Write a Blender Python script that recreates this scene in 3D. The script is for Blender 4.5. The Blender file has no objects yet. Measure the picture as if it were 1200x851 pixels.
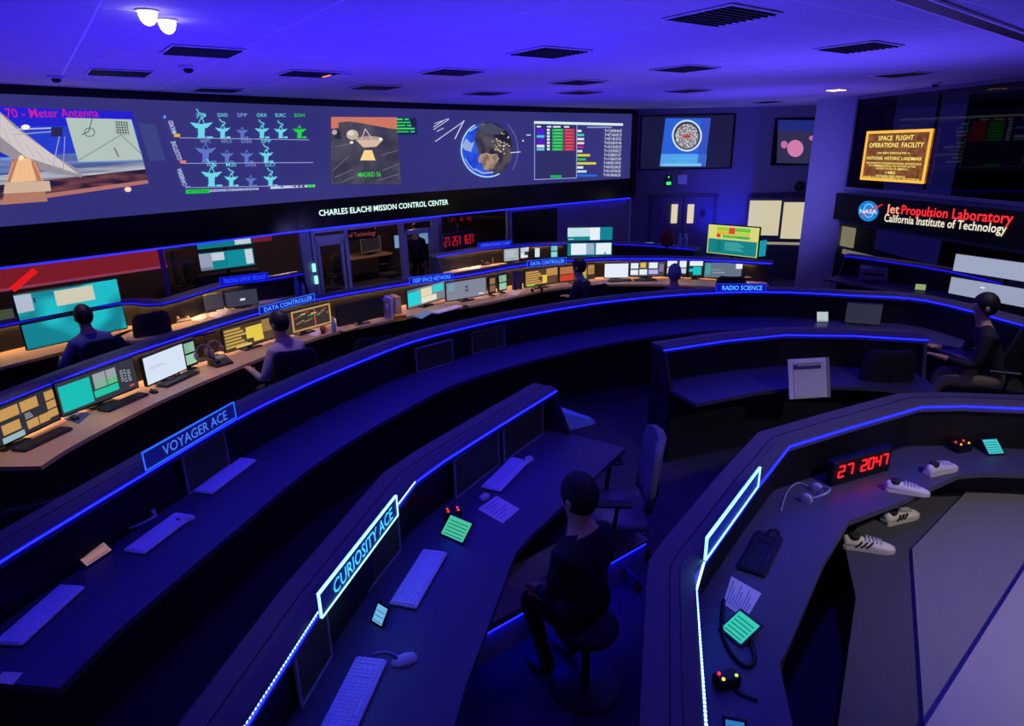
import bpy, bmesh, math, random
from mathutils import Vector, Matrix
random.seed(7)
sc = bpy.context.scene
C = sc.collection
# ------------------------------------------------------------------ camera
F_PX, PITCH, ROLL, CAM_H = 750.0, math.radians(18.6), math.radians(1.2), 2.8
_fw = Vector((0, math.cos(PITCH), -math.sin(PITCH)))
_up0 = Vector((0, math.sin(PITCH), math.cos(PITCH)))
_rt0 = Vector((1, 0, 0))
_rt = _rt0 * math.cos(ROLL) - _up0 * math.sin(ROLL)
_up = _rt0 * math.sin(ROLL) + _up0 * math.cos(ROLL)
cam_d = bpy.data.cameras.new('camera')
cam_d.sensor_width = 36.0
cam_d.lens = F_PX / 1200 * 36.0
cam_d.clip_start = 0.05
cam_d.clip_end = 200
cam = bpy.data.objects.new('camera', cam_d)
C.objects.link(cam)
m = Matrix((_rt, _up, -_fw)).transposed().to_4x4()
m.translation = Vector((0, 0, CAM_H))
cam.matrix_world = m
sc.camera = cam
EYE = Vector((0, 0, CAM_H))
# ------------------------------------------------------------------ world, exposure
w = bpy.data.worlds.new('world')
sc.world = w
w.use_nodes = True
w.node_tree.nodes['Background'].inputs[0].default_value = (0.02, 0.016, 0.17, 1)
w.node_tree.nodes['Background'].inputs[1].default_value = 0.8
sc.view_settings.view_transform = 'Standard'
sc.view_settings.look = 'None'
sc.view_settings.exposure = 0.0
sc.view_settings.gamma = 1.0
sc.view_settings.use_curve_mapping = False


def lamp(name, typ, loc, power, col, target=None, size=0.05, cone=120, blend=1.0, shape=None):
    d = bpy.data.lights.new(name, typ)
    d.energy = power
    d.color = col
    if typ == 'SPOT':
        d.spot_size = math.radians(cone)
        d.spot_blend = blend
        d.shadow_soft_size = size
    elif typ == 'AREA':
        d.size = size
        if shape:
            d.shape = 'RECTANGLE'
            d.size_y = shape
    else:
        d.shadow_soft_size = size
    o = bpy.data.objects.new(name, d)
    C.objects.link(o)
    o.location = loc
    if target is not None:
        o.rotation_euler = (Vector(target) - Vector(loc)).to_track_quat('-Z', 'Y').to_euler()
    return o


BLUE = (0.035, 0.008, 1.0)
VIOLET = (0.10, 0.055, 1.0)
# blue spots added just above the hoods to light the ceiling
for (x, y, z, p, tx, ty, c) in [(-2.4, 5.3, 1.25, 240, -1.6, 5.0, BLUE), (-0.4, 7.0, 1.25, 340, -0.6, 6.6, BLUE), (1.0, 4.7, 1.2, 160, 1.0, 4.7, VIOLET),
                                (2.6, 8.4, 1.25, 240, 2.4, 8.6, VIOLET), (-3.6, 8.2, 1.1, 190, -3.6, 8.4, BLUE), (0.6, 11.9, 1.1, 320, 0.6, 12.4, BLUE),
                                (4.2, 7.6, 1.25, 260, 4.6, 7.4, VIOLET), (4.6, 12.6, 1.1, 330, 5.0, 13.2, VIOLET), (-4.6, 6.4, 1.1, 170, -4.6, 6.2, BLUE)]:
    lamp('blue_up_fill', 'SPOT', (x, y, z), p * 0.88, c, (tx, ty, 3.7), 0.03, 150, 1.0)
# blue fill spots added over the near rows
for (x, y, p, tx, ty) in [(-1.6, 3.2, 30, -1.3, 3.4), (-0.2, 3.0, 45, 0.0, 3.6), (1.7, 2.6, 100, 1.5, 3.0), (-0.8, 6.0, 45, -0.4, 6.0), (2.6, 5.4, 28, 2.6, 5.6)]:
    lamp('blue_desk_fill', 'SPOT', (x, y, 3.6), p, (0.075, 0.035, 1.0), (tx, ty, 0.5), 0.08, 110, 1.0)
lamp('blue_wall_wash', 'SPOT', (5.9, 16.4, 0.3), 150, (0.02, 0.02, 1.0), (5.9, 17.7, 1.6), 0.05, 100, 1.0)
lamp('violet_column_fill', 'SPOT', (4.9, 13.4, 1.2), 230, (0.22, 0.18, 1.0), (6.6, 16.0, 1.9), 0.1, 100, 1.0)  # added violet spot brightening the column and back wall
lamp('violet_door_fill', 'SPOT', (-1.0, 10.6, 1.15), 130, (0.30, 0.27, 1.0), (-2.3, 13.2, 0.8), 0.1, 110, 1.0)  # added violet spot brightening the glass door frames
lamp('warm_fill_spot', 'SPOT', (3.3, 1.2, 3.6), 230, (1.0, 0.86, 0.76), (3.1, 2.9, 0.4), 0.12, 80, 1.0)  # added warm spot that lights the lower right ledge
lamp('warm_fill_spot', 'SPOT', (5.0, 5.2, 3.6), 90, (1.0, 0.82, 0.66), (5.2, 6.6, 0.6), 0.12, 70, 1.0)  # added warm spot brightening the hood and figure at the right edge
# warm fill spots added to brighten the middle and rear desks
for (x, y, tx, ty, p) in [(-3.2, 4.6, -3.6, 4.7, 26), (-2.9, 5.6, -3.35, 5.8, 26), (-2.4, 6.6, -2.8, 6.9, 26), (-1.7, 7.5, -2.0, 7.8, 26), (-0.8, 8.2, -1.0, 8.7, 26), (0.1, 8.9, -0.1, 9.5, 24), (1.0, 9.5, 0.9, 10.2, 22), (2.3, 9.6, 2.3, 10.4, 20), (3.5, 9.4, 3.4, 10.2, 14),
                          (-4.7, 7.0, -5.2, 7.4, 18), (-3.8, 8.6, -4.3, 9.0, 16), (-0.2, 12.0, -0.3, 12.4, 18), (1.3, 12.4, 1.2, 12.8, 14)]:
    lamp('warm_desk_fill', 'SPOT', (x, y, 3.6), p * 6.5, (1.0, 0.66, 0.34), (tx, ty, 0.6), 0.06, 34, 0.8)
lamp('gallery_side_fill', 'AREA', (1.5, -2.0, 3.2), 8, (0.4, 0.36, 1.0), (1.5, 6.0, 2.2), 3.0, shape=0.8)  # added violet fill from behind the camera, no such fixture


# ------------------------------------------------------------------ helpers
def ray(px, py):
    return (px - 600) / F_PX * _rt + (425.5 - py) / F_PX * _up + _fw


def at(px, py, z):
    d = ray(px, py)
    return EYE + d * ((z - CAM_H) / d.z)


def lin(c):
    c = c / 255.0
    return c / 12.92 if c <= 0.04045 else ((c + 0.055) / 1.055) ** 2.4


_mats = {}


def mat(name, rgb, rough=0.6, metal=0.0, noise=0.0, scale=20.0, bump=0.0, spec=0.5):
    if name in _mats:
        return _mats[name]
    M = bpy.data.materials.new(name)
    M.use_nodes = True
    nt = M.node_tree
    b = nt.nodes['Principled BSDF']
    col = (lin(rgb[0]), lin(rgb[1]), lin(rgb[2]), 1)
    b.inputs['Base Color'].default_value = col
    b.inputs['Roughness'].default_value = rough
    b.inputs['Metallic'].default_value = metal
    b.inputs['Specular IOR Level'].default_value = spec
    if noise or bump:
        tc = nt.nodes.new('ShaderNodeTexCoord')
        n = nt.nodes.new('ShaderNodeTexNoise')
        n.inputs['Scale'].default_value = scale
        n.inputs['Detail'].default_value = 4
        nt.links.new(tc.outputs['Object'], n.inputs['Vector'])
        if noise:
            mx = nt.nodes.new('ShaderNodeMix')
            mx.data_type = 'RGBA'
            mx.inputs['A'].default_value = tuple(max(0, c * (1 - noise)) for c in col[:3]) + (1,)
            mx.inputs['B'].default_value = tuple(min(1, c * (1 + noise)) for c in col[:3]) + (1,)
            nt.links.new(n.outputs['Fac'], mx.inputs['Factor'])
            nt.links.new(mx.outputs['Result'], b.inputs['Base Color'])
        if bump:
            bp = nt.nodes.new('ShaderNodeBump')
            bp.inputs['Strength'].default_value = bump
            nt.links.new(n.outputs['Fac'], bp.inputs['Height'])
            nt.links.new(bp.outputs['Normal'], b.inputs['Normal'])
    _mats[name] = M
    return M


def em(rgb, k=1.0):
    key = 'glow_%d_%d_%d_%g' % (rgb[0], rgb[1], rgb[2], k)
    if key in _mats:
        return _mats[key]
    M = bpy.data.materials.new(key)
    M.use_nodes = True
    b = M.node_tree.nodes['Principled BSDF']
    b.inputs['Base Color'].default_value = (0.01, 0.01, 0.012, 1)
    b.inputs['Roughness'].default_value = 0.55
    b.inputs['Emission Color'].default_value = (lin(rgb[0]), lin(rgb[1]), lin(rgb[2]), 1)
    b.inputs['Emission Strength'].default_value = k
    _mats[key] = M
    return M


def em_noise(name, a, b_, scale=6.0, k=1.0, lo=0.4, hi=0.6, detail=4, stretch=None):
    """a screen picture: emission that varies between two colours"""
    M = bpy.data.materials.new(name)
    M.use_nodes = True
    nt = M.node_tree
    b = nt.nodes['Principled BSDF']
    b.inputs['Base Color'].default_value = (0.01, 0.01, 0.012, 1)
    tc = nt.nodes.new('ShaderNodeTexCoord')
    n = nt.nodes.new('ShaderNodeTexNoise')
    n.inputs['Scale'].default_value = scale
    n.inputs['Detail'].default_value = detail
    r = nt.nodes.new('ShaderNodeValToRGB')
    r.color_ramp.elements[0].position = lo
    r.color_ramp.elements[1].position = hi
    r.color_ramp.elements[0].color = tuple(lin(c) for c in a) + (1,)
    r.color_ramp.elements[1].color = tuple(lin(c) for c in b_) + (1,)
    if stretch:
        mp = nt.nodes.new('ShaderNodeMapping')
        mp.inputs['Scale'].default_value = stretch
        nt.links.new(tc.outputs['Object'], mp.inputs['Vector'])
        nt.links.new(mp.outputs['Vector'], n.inputs['Vector'])
    else:
        nt.links.new(tc.outputs['Object'], n.inputs['Vector'])
    nt.links.new(n.outputs['Fac'], r.inputs['Fac'])
    nt.links.new(r.outputs['Color'], b.inputs['Emission Color'])
    b.inputs['Emission Strength'].default_value = k
    return M


def glass(name, tint, gloss=0.08, rough=0.02):
    M = bpy.data.materials.new(name)
    M.use_nodes = True
    nt = M.node_tree
    out = nt.nodes['Material Output']
    t = nt.nodes.new('ShaderNodeBsdfTransparent')
    t.inputs[0].default_value = tuple(tint) + (1,)
    g = nt.nodes.new('ShaderNodeBsdfGlossy')
    g.inputs['Roughness'].default_value = rough
    mx = nt.nodes.new('ShaderNodeMixShader')
    mx.inputs[0].default_value = gloss
    nt.links.new(t.outputs[0], mx.inputs[1])
    nt.links.new(g.outputs[0], mx.inputs[2])
    nt.links.new(mx.outputs[0], out.inputs[0])
    return M


class MB:
    """collects faces, builds one mesh object"""

    def __init__(s):
        s.v, s.f, s.m = [], [], []

    def poly(s, pts, mi=0):
        n = len(s.v)
        s.v += [tuple(p) for p in pts]
        s.f.append(tuple(range(n, n + len(pts))))
        s.m.append(mi)
        return s

    def grid(s, rows, mi=0, close=False, cap=False):
        n = len(s.v)
        k = len(rows[0])
        for r in rows:
            s.v += [tuple(p) for p in r]
        for i in range(len(rows) - 1):
            for j in range(k if close else k - 1):
                a, b = n + i * k + j, n + i * k + (j + 1) % k
                s.f.append((a, b, b + k, a + k))
                s.m.append(mi)
        if cap:
            s.f.append(tuple(n + j for j in reversed(range(k))))
            s.m.append(mi)
            s.f.append(tuple(n + (len(rows) - 1) * k + j for j in range(k)))
            s.m.append(mi)
        return s

    def box(s, c, d, M=None, mi=0, bev=0.0):
        cx, cy, cz = c
        hx, hy, hz = d[0] / 2, d[1] / 2, d[2] / 2
        if bev:
            b = min(bev, hx * .9, hy * .9, hz * .9)
            rows = []
            for (z, i) in ((-hz, b), (-hz + b, 0), (hz - b, 0), (hz, b)):
                ring = []
                x, y = hx - i, hy - i
                q = b * 0.7
                for (sx, sy) in ((1, 1), (-1, 1), (-1, -1), (1, -1)):
                    pts = [(sx * x, sy * (y - q)), (sx * (x - q), sy * y)]
                    if sx * sy < 0:
                        pts.reverse()
                    ring += [(p[0] + cx, p[1] + cy, z + cz) for p in pts]
                rows.append(ring)
        else:
            rows = [[(cx + sx * hx, cy + sy * hy, cz + z) for (sx, sy) in ((1, 1), (-1, 1), (-1, -1), (1, -1))] for z in (-hz, hz)]
        if M is not None:
            rows = [[M @ Vector(p) for p in r] for r in rows]
        return s.grid(rows, mi, True, True)

    def tube(s, pts, r, n=8, mi=0, cap=True):
        pts = [Vector(p) for p in pts]
        rs = r if isinstance(r, (list, tuple)) else [r] * len(pts)
        rows = []
        for i, p in enumerate(pts):
            a = pts[max(0, i - 1)]
            b = pts[min(len(pts) - 1, i + 1)]
            t = (b - a).normalized()
            u = t.cross(Vector((0, 0, 1)))
            if u.length < 1e-3:
                u = t.cross(Vector((1, 0, 0)))
            u.normalize()
            v = t.cross(u)
            rows.append([p + (u * math.cos(2 * math.pi * k / n) + v * math.sin(2 * math.pi * k / n)) * rs[i] for k in range(n)])
        return s.grid(rows, mi, True, cap)

    def lathe(s, prof, c=(0, 0, 0), n=20, mi=0, M=None):
        rows = []
        for (r, z) in prof:
            ring = [Vector((c[0] + r * math.cos(2 * math.pi * k / n), c[1] + r * math.sin(2 * math.pi * k / n), c[2] + z)) for k in range(n)]
            rows.append([M @ p for p in ring] if M is not None else ring)
        return s.grid(rows, mi, True, True)

    def ball(s, c, r, n=12, mi=0):
        rx, ry, rz = r if isinstance(r, (tuple, list)) else (r, r, r)
        rows = []
        for i in range(1, n // 2 + 1):
            t = math.pi * (i - 0.5) / (n // 2)
            rows.append([(c[0] + rx * math.sin(t) * math.cos(2 * math.pi * k / n), c[1] + ry * math.sin(t) * math.sin(2 * math.pi * k / n), c[2] - rz * math.cos(t)) for k in range(n)])
        return s.grid(rows, mi, True, True)

    def mesh(s, name, mats, smooth=False):
        me = bpy.data.meshes.new(name)
        me.from_pydata([tuple(v) for v in s.v], [], s.f)
        for q in (mats if isinstance(mats, (list, tuple)) else [mats]):
            me.materials.append(q)
        for p, mi in zip(me.polygons, s.m):
            p.material_index = mi
            p.use_smooth = smooth
        bm = bmesh.new()
        bm.from_mesh(me)
        bmesh.ops.recalc_face_normals(bm, faces=bm.faces)
        bm.to_mesh(me)
        bm.free()
        me.update()
        return me

    def build(s, name, mats, parent=None, smooth=False, world=False, flat=False):
        """world=True: the points are world points, turned into the parent's space"""
        if world and parent is not None:
            inv = root_matrix(parent).inverted()
            s.v = [tuple(inv @ Vector(v)) for v in s.v]
        o = bpy.data.objects.new(name, s.mesh(name, mats, smooth))
        C.objects.link(o)
        if parent is not None:
            o.parent = parent
        return o


def root_matrix(o):
    M = Matrix.LocRotScale(o.location, o.rotation_euler, o.scale)
    return root_matrix(o.parent) @ M if o.parent else M


def tag(o, label=None, cat=None, group=None, kind=None):
    if label:
        o['label'] = label
    if cat:
        o['category'] = cat
    if group:
        o['group'] = group
    if kind:
        o['kind'] = kind
    return o


def thing(name, label, cat, loc=(0, 0, 0), rz=0.0, group=None):
    o = bpy.data.objects.new(name, None)
    o.empty_display_size = 0.1
    C.objects.link(o)
    o.location = loc
    o.rotation_euler = (0, 0, rz)
    return tag(o, label, cat, group)


def copy_tree(o, parent=None, loc=None, rz=None, label=None):
    c = o.copy()
    C.objects.link(c)
    c.parent = parent
    if loc is not None:
        c.location = loc
    if rz is not None:
        c.rotation_euler = (0, 0, rz)
    if label:
        c['label'] = label
    for ch in list(o.children):
        copy_tree(ch, c)
    return c


def text(body, A, B, h, material, parent, name='lettering', up=(0, 0, 1), lift=0.004, bold=0.006):
    """lettering whose baseline runs from A to B, capitals about h tall"""
    cu = bpy.data.curves.new('t', 'FONT')
    cu.body = body
    cu.size = 1.0
    cu.extrude = 0.0
    cu.offset = bold
    cu.resolution_u = 2
    t = bpy.data.objects.new('t', cu)
    C.objects.link(t)
    dg = bpy.context.evaluated_depsgraph_get()
    me = bpy.data.meshes.new_from_object(t.evaluated_get(dg))
    bpy.data.objects.remove(t)
    bpy.data.curves.remove(cu)
    xs = [v.co.x for v in me.vertices] or [0, 1]
    A, B = Vector(A), Vector(B)
    ex = (B - A)
    L = ex.length
    ex.normalize()
    up = Vector(up)
    nrm = ex.cross(up).normalized()
    up = nrm.cross(ex).normalized()
    kx = L / max(1e-6, max(xs) - min(xs))
    x0 = min(xs)
    ky = h / 0.70
    inv = root_matrix(parent).inverted() if parent is not None else Matrix()
    for v in me.vertices:
        v.co = inv @ (A + ex * ((v.co.x - x0) * kx) + up * (v.co.y * ky) + nrm * lift)
    me.materials.clear()
    me.materials.append(material)
    me.name = name
    o = bpy.data.objects.new(name, me)
    C.objects.link(o)
    if parent is not None:
        o.parent = parent
    return o


def catmull(pts, n=6):
    pts = [Vector(p) for p in pts]
    out = []
    for i in range(len(pts) - 1):
        p0, p1, p2, p3 = pts[max(0, i - 1)], pts[i], pts[i + 1], pts[min(len(pts) - 1, i + 2)]
        for k in range(n):
            t = k / n
            out.append(0.5 * ((2 * p1) + (p2 - p0) * t + (2 * p0 - 5 * p1 + 4 * p2 - p3) * t * t + (3 * p1 - p0 - 3 * p2 + p3) * t ** 3))
    out.append(pts[-1])
    return out


def offsets(pts, s):
    """offset a 2D polyline to its right-hand side by s (s may be a list)"""
    out = []
    n = len(pts)
    for i in range(n):
        a, b = pts[max(0, i - 1)], pts[min(n - 1, i + 1)]
        d1 = (pts[i] - a).normalized() if i > 0 else None
        d2 = (b - pts[i]).normalized() if i < n - 1 else None
        d1 = d1 or d2
        d2 = d2 or d1
        n1, n2 = Vector((d1.y, -d1.x)), Vector((d2.y, -d2.x))
        mm = (n1 + n2).normalized()
        si = s[i] if isinstance(s, (list, tuple)) else s
        out.append(pts[i] + mm * (si / max(0.5, mm.dot(n1))))
    return out


def sweep(mb, pts, prof, mi=0):
    """prof: closed list of (s, z), s to the right of the line"""
    cols = [offsets(pts, s) for (s, z) in prof]
    rows = [[(cols[j][i].x, cols[j][i].y, prof[j][1]) for j in range(len(prof))] for i in range(len(pts))]
    return mb.grid(rows, mi, True, True)


# ------------------------------------------------------------------ materials
m_floor = mat('carpet_dark', (58, 58, 74), 0.95, noise=0.35, scale=60, bump=0.2)
m_ceil = mat('ceiling_tile', (205, 205, 210), 0.9, noise=0.08, scale=45, bump=0.1)
m_tbar = mat('ceiling_bar', (250, 250, 250), 0.5)
m_wall = mat('wall_paint', (120, 120, 138), 0.8, noise=0.06, scale=5)
m_wallc = mat('column_paint', (150, 150, 168), 0.7, noise=0.05, scale=6)
m_black = mat('black_panel', (14, 14, 17), 0.5)
m_blackg = mat('black_gloss', (10, 10, 13), 0.22)
m_hood = mat('hood_laminate', (80, 80, 90), 0.42, noise=0.10, scale=8)
m_hoodd = mat('hood_lip', (40, 40, 52), 0.35)
m_desk = mat('desk_laminate', (74, 74, 88), 0.42, noise=0.08, scale=25)
m_deskw = mat('desk_wood', (176, 150, 118), 0.45, noise=0.12, scale=18)
m_body = mat('console_body', (34, 34, 42), 0.6)
m_bezel = mat('bezel_silver', (165, 162, 180), 0.4, 0.1)
m_bezelb = mat('bezel_black', (20, 20, 24), 0.4)
m_key = mat('key_plastic', (236, 236, 245), 0.5)
m_keyd = mat('key_dark', (34, 34, 38), 0.5)
m_case = mat('keyboard_case', (225, 225, 240), 0.5)
m_cased = mat('keyboard_case_dark', (26, 26, 30), 0.5)
m_fab = mat('chair_fabric', (24, 24, 32), 0.85, noise=0.2, scale=90)
m_fabg = mat('chair_shell_grey', (120, 120, 130), 0.6)
m_plast = mat('chair_plastic', (18, 18, 22), 0.45)
m_paper = mat('paper', (225, 222, 215), 0.8)
m_metal = mat('satin_metal', (150, 150, 160), 0.3, 0.8)
m_white = mat('white_plastic', (215, 215, 220), 0.5)
m_beige = mat('beige_plastic', (190, 176, 150), 0.5)
m_frame = mat('frame_grey', (118, 118, 140), 0.45, 0.2)
m_led = em((5, 8, 255), 24)
m_led2 = em((8, 10, 235), 4)
m_bead = em((150, 215, 255), 5.0)
m_warm = em((255, 196, 120), 40.0)
m_skin = mat('skin', (196, 150, 122), 0.55)
m_hair = mat('hair_dark', (18, 15, 14), 0.6)

# ------------------------------------------------------------------ room shell
CZ = 3.68
WL = [Vector(p) for p in ((-8.6, 6.0), (-6.29, 8.68), (-4.97, 10.31), (-2.98, 12.50), (0.12, 15.28), (3.34, 17.79))]
WS = catmull(WL, 5)
WS2 = [Vector((p.x, p.y)) for p in WS]
WB = [Vector((3.34, 17.79)), Vector((8.6, 17.57))]
WR = [Vector((7.27, 14.28)), Vector((8.9, 2.0))]


def on(wall, px, py, off=0.0):
    """the point of a vertical wall (polyline, right-hand side towards the room) that shows at a pixel"""
    d = ray(px, py)
    pts = offsets(wall, off) if off else wall
    best = None
    for i in range(len(pts) - 1):
        a, b = pts[i], pts[i + 1]
        e = b - a
        det = d.x * -e.y + e.x * d.y
        if abs(det) < 1e-9:
            continue
        t = (a.x * -e.y + e.x * a.y) / det
        s = (d.x * a.y - d.y * a.x) / det
        if t > 0:
            miss = max(0, -s, s - 1)
            if best is None or miss < best[0]:
                best = (miss, EYE + d * t)
    return best[1]


def structure(name, mb, mats, parent=None, smooth=False):
    o = mb.build(name, mats, parent, smooth)
    o['kind'] = 'structure'
    return o


base = structure('floor', MB().box((0, 9, -0.65), (24, 30, 0.1)), m_floor)


def slab(name, pts, z0, z1, mats, parent=None):
    mb = MB()
    mb.grid([[(p[0], p[1], z0) for p in pts], [(p[0], p[1], z1) for p in pts]], 0, True, True)
    return structure(name, mb, mats, parent)


# ceiling with its tiles
ceiling = structure('ceiling', MB().box((0, 9, CZ + 0.045), (24, 30, 0.1)), m_tbar)
GA = math.radians(36)
gx, gy = Vector((math.cos(GA), math.sin(GA))), Vector((-math.sin(GA), math.cos(GA)))


def inside_room(p):
    for i in range(len(WL) - 1):
        a, b = WL[i], WL[i + 1]
        if a.x - 1e-6 <= p.x <= b.x and (b.x - a.x) * (p.y - a.y) - (b.y - a.y) * (p.x - a.x) > 0:
            return False
    return p.y < 17.8 and p.x < 8.0 and p.x > -8.6


TW, TD = 1.2, 0.6
cells = []
for i in range(-20, 24):
    for j in range(-20, 50):
        c = gx * (i * TW) + gy * (j * TD)
        if not inside_room(c):
            continue
        q = Vector((c.x, c.y, CZ)) - EYE
        dep = q.dot(_fw)
        if dep < 0.6 or abs(q.dot(_rt) / dep) > 0.95 or q.dot(_up) / dep > 0.72:
            continue
        cells.append((c.length, c))
cells.sort(key=lambda t: t[0])
tile_me = MB().box((0, 0, 0), (TW - 0.022, TD - 0.022, 0.014)).mesh('tile', m_ceil)
far = MB()
for k, (d, c) in enumerate(cells):
    if k < 300:
        o = bpy.data.objects.new('tile', tile_me)
        C.objects.link(o)
        o.parent = ceiling
        o.location = (c.x, c.y, CZ)
        o.rotation_euler = (0, 0, GA)
    else:
        far.box((0, 0, 0), (TW - 0.022, TD - 0.022, 0.014), Matrix.LocRotScale(Vector((c.x, c.y, CZ)), Matrix.Rotation(GA, 3, 'Z').to_quaternion(), None))
if far.v:
    far.build('tile_field', m_ceil, ceiling)['kind'] = 'stuff'

# screen wall: wall above, soffit band, glazed offices below
wallL = MB()
sweep(wallL, WS2, [(0, 1.46), (0, CZ + 0.02), (-0.25, CZ + 0.02), (-0.25, 1.46)])
structure('wall_left', wallL, m_black)
mb = MB()
sweep(mb, WB, [(0, -0.6), (0, CZ + 0.02), (-0.2, CZ + 0.02), (-0.2, -0.6)])
structure('wall_back', mb, m_wall)
# column between the back wall and the right wall
c0, c1 = Vector((6.83, 15.13)), Vector((7.27, 14.28))
mb = MB()
ring = [c0, c1, c1 + Vector((0.9, 0.1)), c0 + Vector((0.9, 0.6))]
mb.grid([[(p.x, p.y, -0.6) for p in ring], [(p.x, p.y, CZ + 0.02) for p in ring]], 0, True, True)
structure('wall_column', mb, m_wallc)
# office wall beyond the column
# right wall: solid bands above and below the openings
WRb = WR
mb = MB()
for (z0, z1) in ((-0.6, -0.1), (1.72, 1.84), (3.60, CZ + 0.02)):
    sweep(mb, WRb, [(0, z0), (0, z1), (-0.15, z1), (-0.15, z0)])
structure('wall_right', mb, m_wall)
m_dark_room = mat('dark_room', (20, 20, 28), 0.9)
mb = MB()
sweep(mb, [p + Vector((2.6, 0.4)) for p in WR], [(0, -0.6), (0, CZ), (-0.1, CZ), (-0.1, -0.6)])
structure('wall_gallery', mb, m_dark_room)
g_dark = glass('dark_glass', (0.30, 0.30, 0.38), 0.025)
win1 = structure('window_1', MB().poly([(WR[0].x, WR[0].y, 1.84), (WR[1].x, WR[1].y, 1.84), (WR[1].x, WR[1].y, 3.60), (WR[0].x, WR[0].y, 3.60)]), g_dark)


def wallbar(name, wall, a, b, z0, z1, off, th, material, parent):
    """a box along a straight wall between the parameters a and b (metres from its start)"""
    e = (wall[1] - wall[0]).normalized()
    p, q = wall[0] + e * a, wall[0] + e * b
    mb = MB()
    sweep(mb, [p, q], [(off, z0), (off, z1), (off + th, z1), (off + th, z0)])
    return mb.build(name, material, parent, world=True)


m_fr2 = mat('window_frame_grey', (150, 150, 172), 0.5)
wallbar('frame_sill', WR, 0.0, 9, 1.80, 1.86, 0.0, 0.04, m_fr2, win1)
wallbar('frame_post', WR, 0.0, 0.06, 1.84, 3.6, 0.0, 0.04, m_fr2, win1)
wallbar('mullion', WR, 1.2, 1.26, 1.84, 3.6, -0.9, 0.03, mat('mullion_dark', (50, 50, 60), 0.5), win1)
win2 = structure('window_2', MB().poly([(WR[0].x, WR[0].y, -0.1), (WR[1].x, WR[1].y, -0.1), (WR[1].x, WR[1].y, 1.15), (WR[0].x, WR[0].y, 1.15)]), g_dark)
wallbar('frame_head', WR, 0.0, 9, 1.10, 1.16, 0.0, 0.03, mat('frame_head_grey', (70, 70, 96), 0.5), win2)

# ------------------------------------------------------------------ video wall
vw = thing('video_wall', 'long curved blue video wall showing antenna pictures, a globe and a schedule', 'video wall', (-2.98, 12.5, 1.97))


def wall_line(x0, x1):
    """the run of the screen wall between two pixel columns near mid height"""
    p0, p1 = on(WS2, x0, 180), on(WS2, x1, 180)
    n = 24
    L = []
    for k in range(n + 1):
        x = x0 + (x1 - x0) * k / n
        p = on(WS2, x, 180)
        L.append(Vector((p.x, p.y)))
    return L


run = [Vector((-8.2, 6.45))] + [p for p in wall_line(0, 738)]
mb = MB()
sweep(mb, run, [(0.0, 1.97), (0.0, 3.56), (0.035, 3.56), (0.035, 1.97)])
scr_mat = em_noise('video_wall_glow', (44, 46, 112), (56, 52, 122), 0.35, 1.0, 0.3, 0.7, 1)
panel = mb.build('screen', scr_mat, vw, world=True)
mb = MB()
sweep(mb, run, [(0.0, 3.56), (0.0, 3.63), (0.06, 3.63), (0.06, 3.56)])
mb.build('top_frame', m_black, vw, world=True)
mb = MB()
sweep(mb, run, [(0.0, 1.47), (0.0, 1.97), (0.07, 1.97), (0.07, 1.47)])
mb.build('lower_frame', m_blackg, vw, world=True)
e = on(WS2, 740, 180)
mb = MB().box((0, 0, 0), (0.16, 0.12, 2.16), Matrix.Translation((3.30, 17.70, 2.55)) @ Matrix.Rotation(math.radians(38), 4, 'Z'))
mb.build('end_frame', m_black, vw, world=True)
mb = MB()
sweep(mb, run, [(0.02, 1.445), (0.02, 1.47), (0.075, 1.47), (0.075, 1.445)])
mb.build('led_strip', em((26, 30, 255), 3.0), vw, world=True)


def wp(px, py, lay=1):
    return on(WS2, px, py, 0.056 + 0.004 * lay)


class Print:
    """flat print on a screen: polygons of several colours in one mesh"""

    def __init__(s, fn):
        s.mb, s.mats, s.fn = MB(), [], fn

    def _mi(s, rgb):
        M = em(rgb, 1.0) if isinstance(rgb, tuple) else rgb
        if M not in s.mats:
            s.mats.append(M)
        return s.mats.index(M)

    def poly(s, pts, rgb, lay=1):
        s.mb.poly([s.fn(x, y, lay) for (x, y) in pts], s._mi(rgb))
        return s

    def rect(s, x0, y0, x1, y1, rgb, lay=1):
        return s.poly([(x0, y1), (x1, y1), (x1, y0), (x0, y0)], rgb, lay)

    def line(s, pts, wd, rgb, lay=2):
        for (a, b) in zip(pts[:-1], pts[1:]):
            d = Vector((b[0] - a[0], b[1] - a[1]))
            if d.length == 0:
                continue
            n = Vector((-d.y, d.x)).normalized() * wd / 2
            s.poly([(a[0] - n.x, a[1] - n.y), (b[0] - n.x, b[1] - n.y), (b[0] + n.x, b[1] + n.y), (a[0] + n.x, a[1] + n.y)], rgb, lay)
        return s

    def disc(s, x, y, rx, ry, rgb, lay=1, n=28, a0=0, a1=360):
        return s.poly([(x + rx * math.cos(math.radians(a0 + (a1 - a0) * k / n)), y - ry * math.sin(math.radians(a0 + (a1 - a0) * k / n))) for k in range(n)], rgb, lay)

    def done(s, name, parent):
        return s.mb.build(name, s.mats, parent, world=True)


# picture of the big antenna at dusk
p = Print(wp)
tl, tr, br, bl = (0, 125), (155, 131), (174, 214), (0, 240)


def sky(v0, v1, rgb, lay=1):
    def e_(v):
        return (0, 125 + 115 * v), (155 + 19 * v, 131 + 84 * v)
    a, b = e_(v0)
    c, d = e_(v1)
    for k in range(6):
        u0, u1 = k / 6, (k + 1) / 6
        mixp = lambda P_, Q_, u: (P_[0] + (Q_[0] - P_[0]) * u, P_[1] + (Q_[1] - P_[1]) * u)
        p.poly([mixp(c, d, u0), mixp(c, d, u1), mixp(a, b, u1), mixp(a, b, u0)], rgb, lay)


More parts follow.
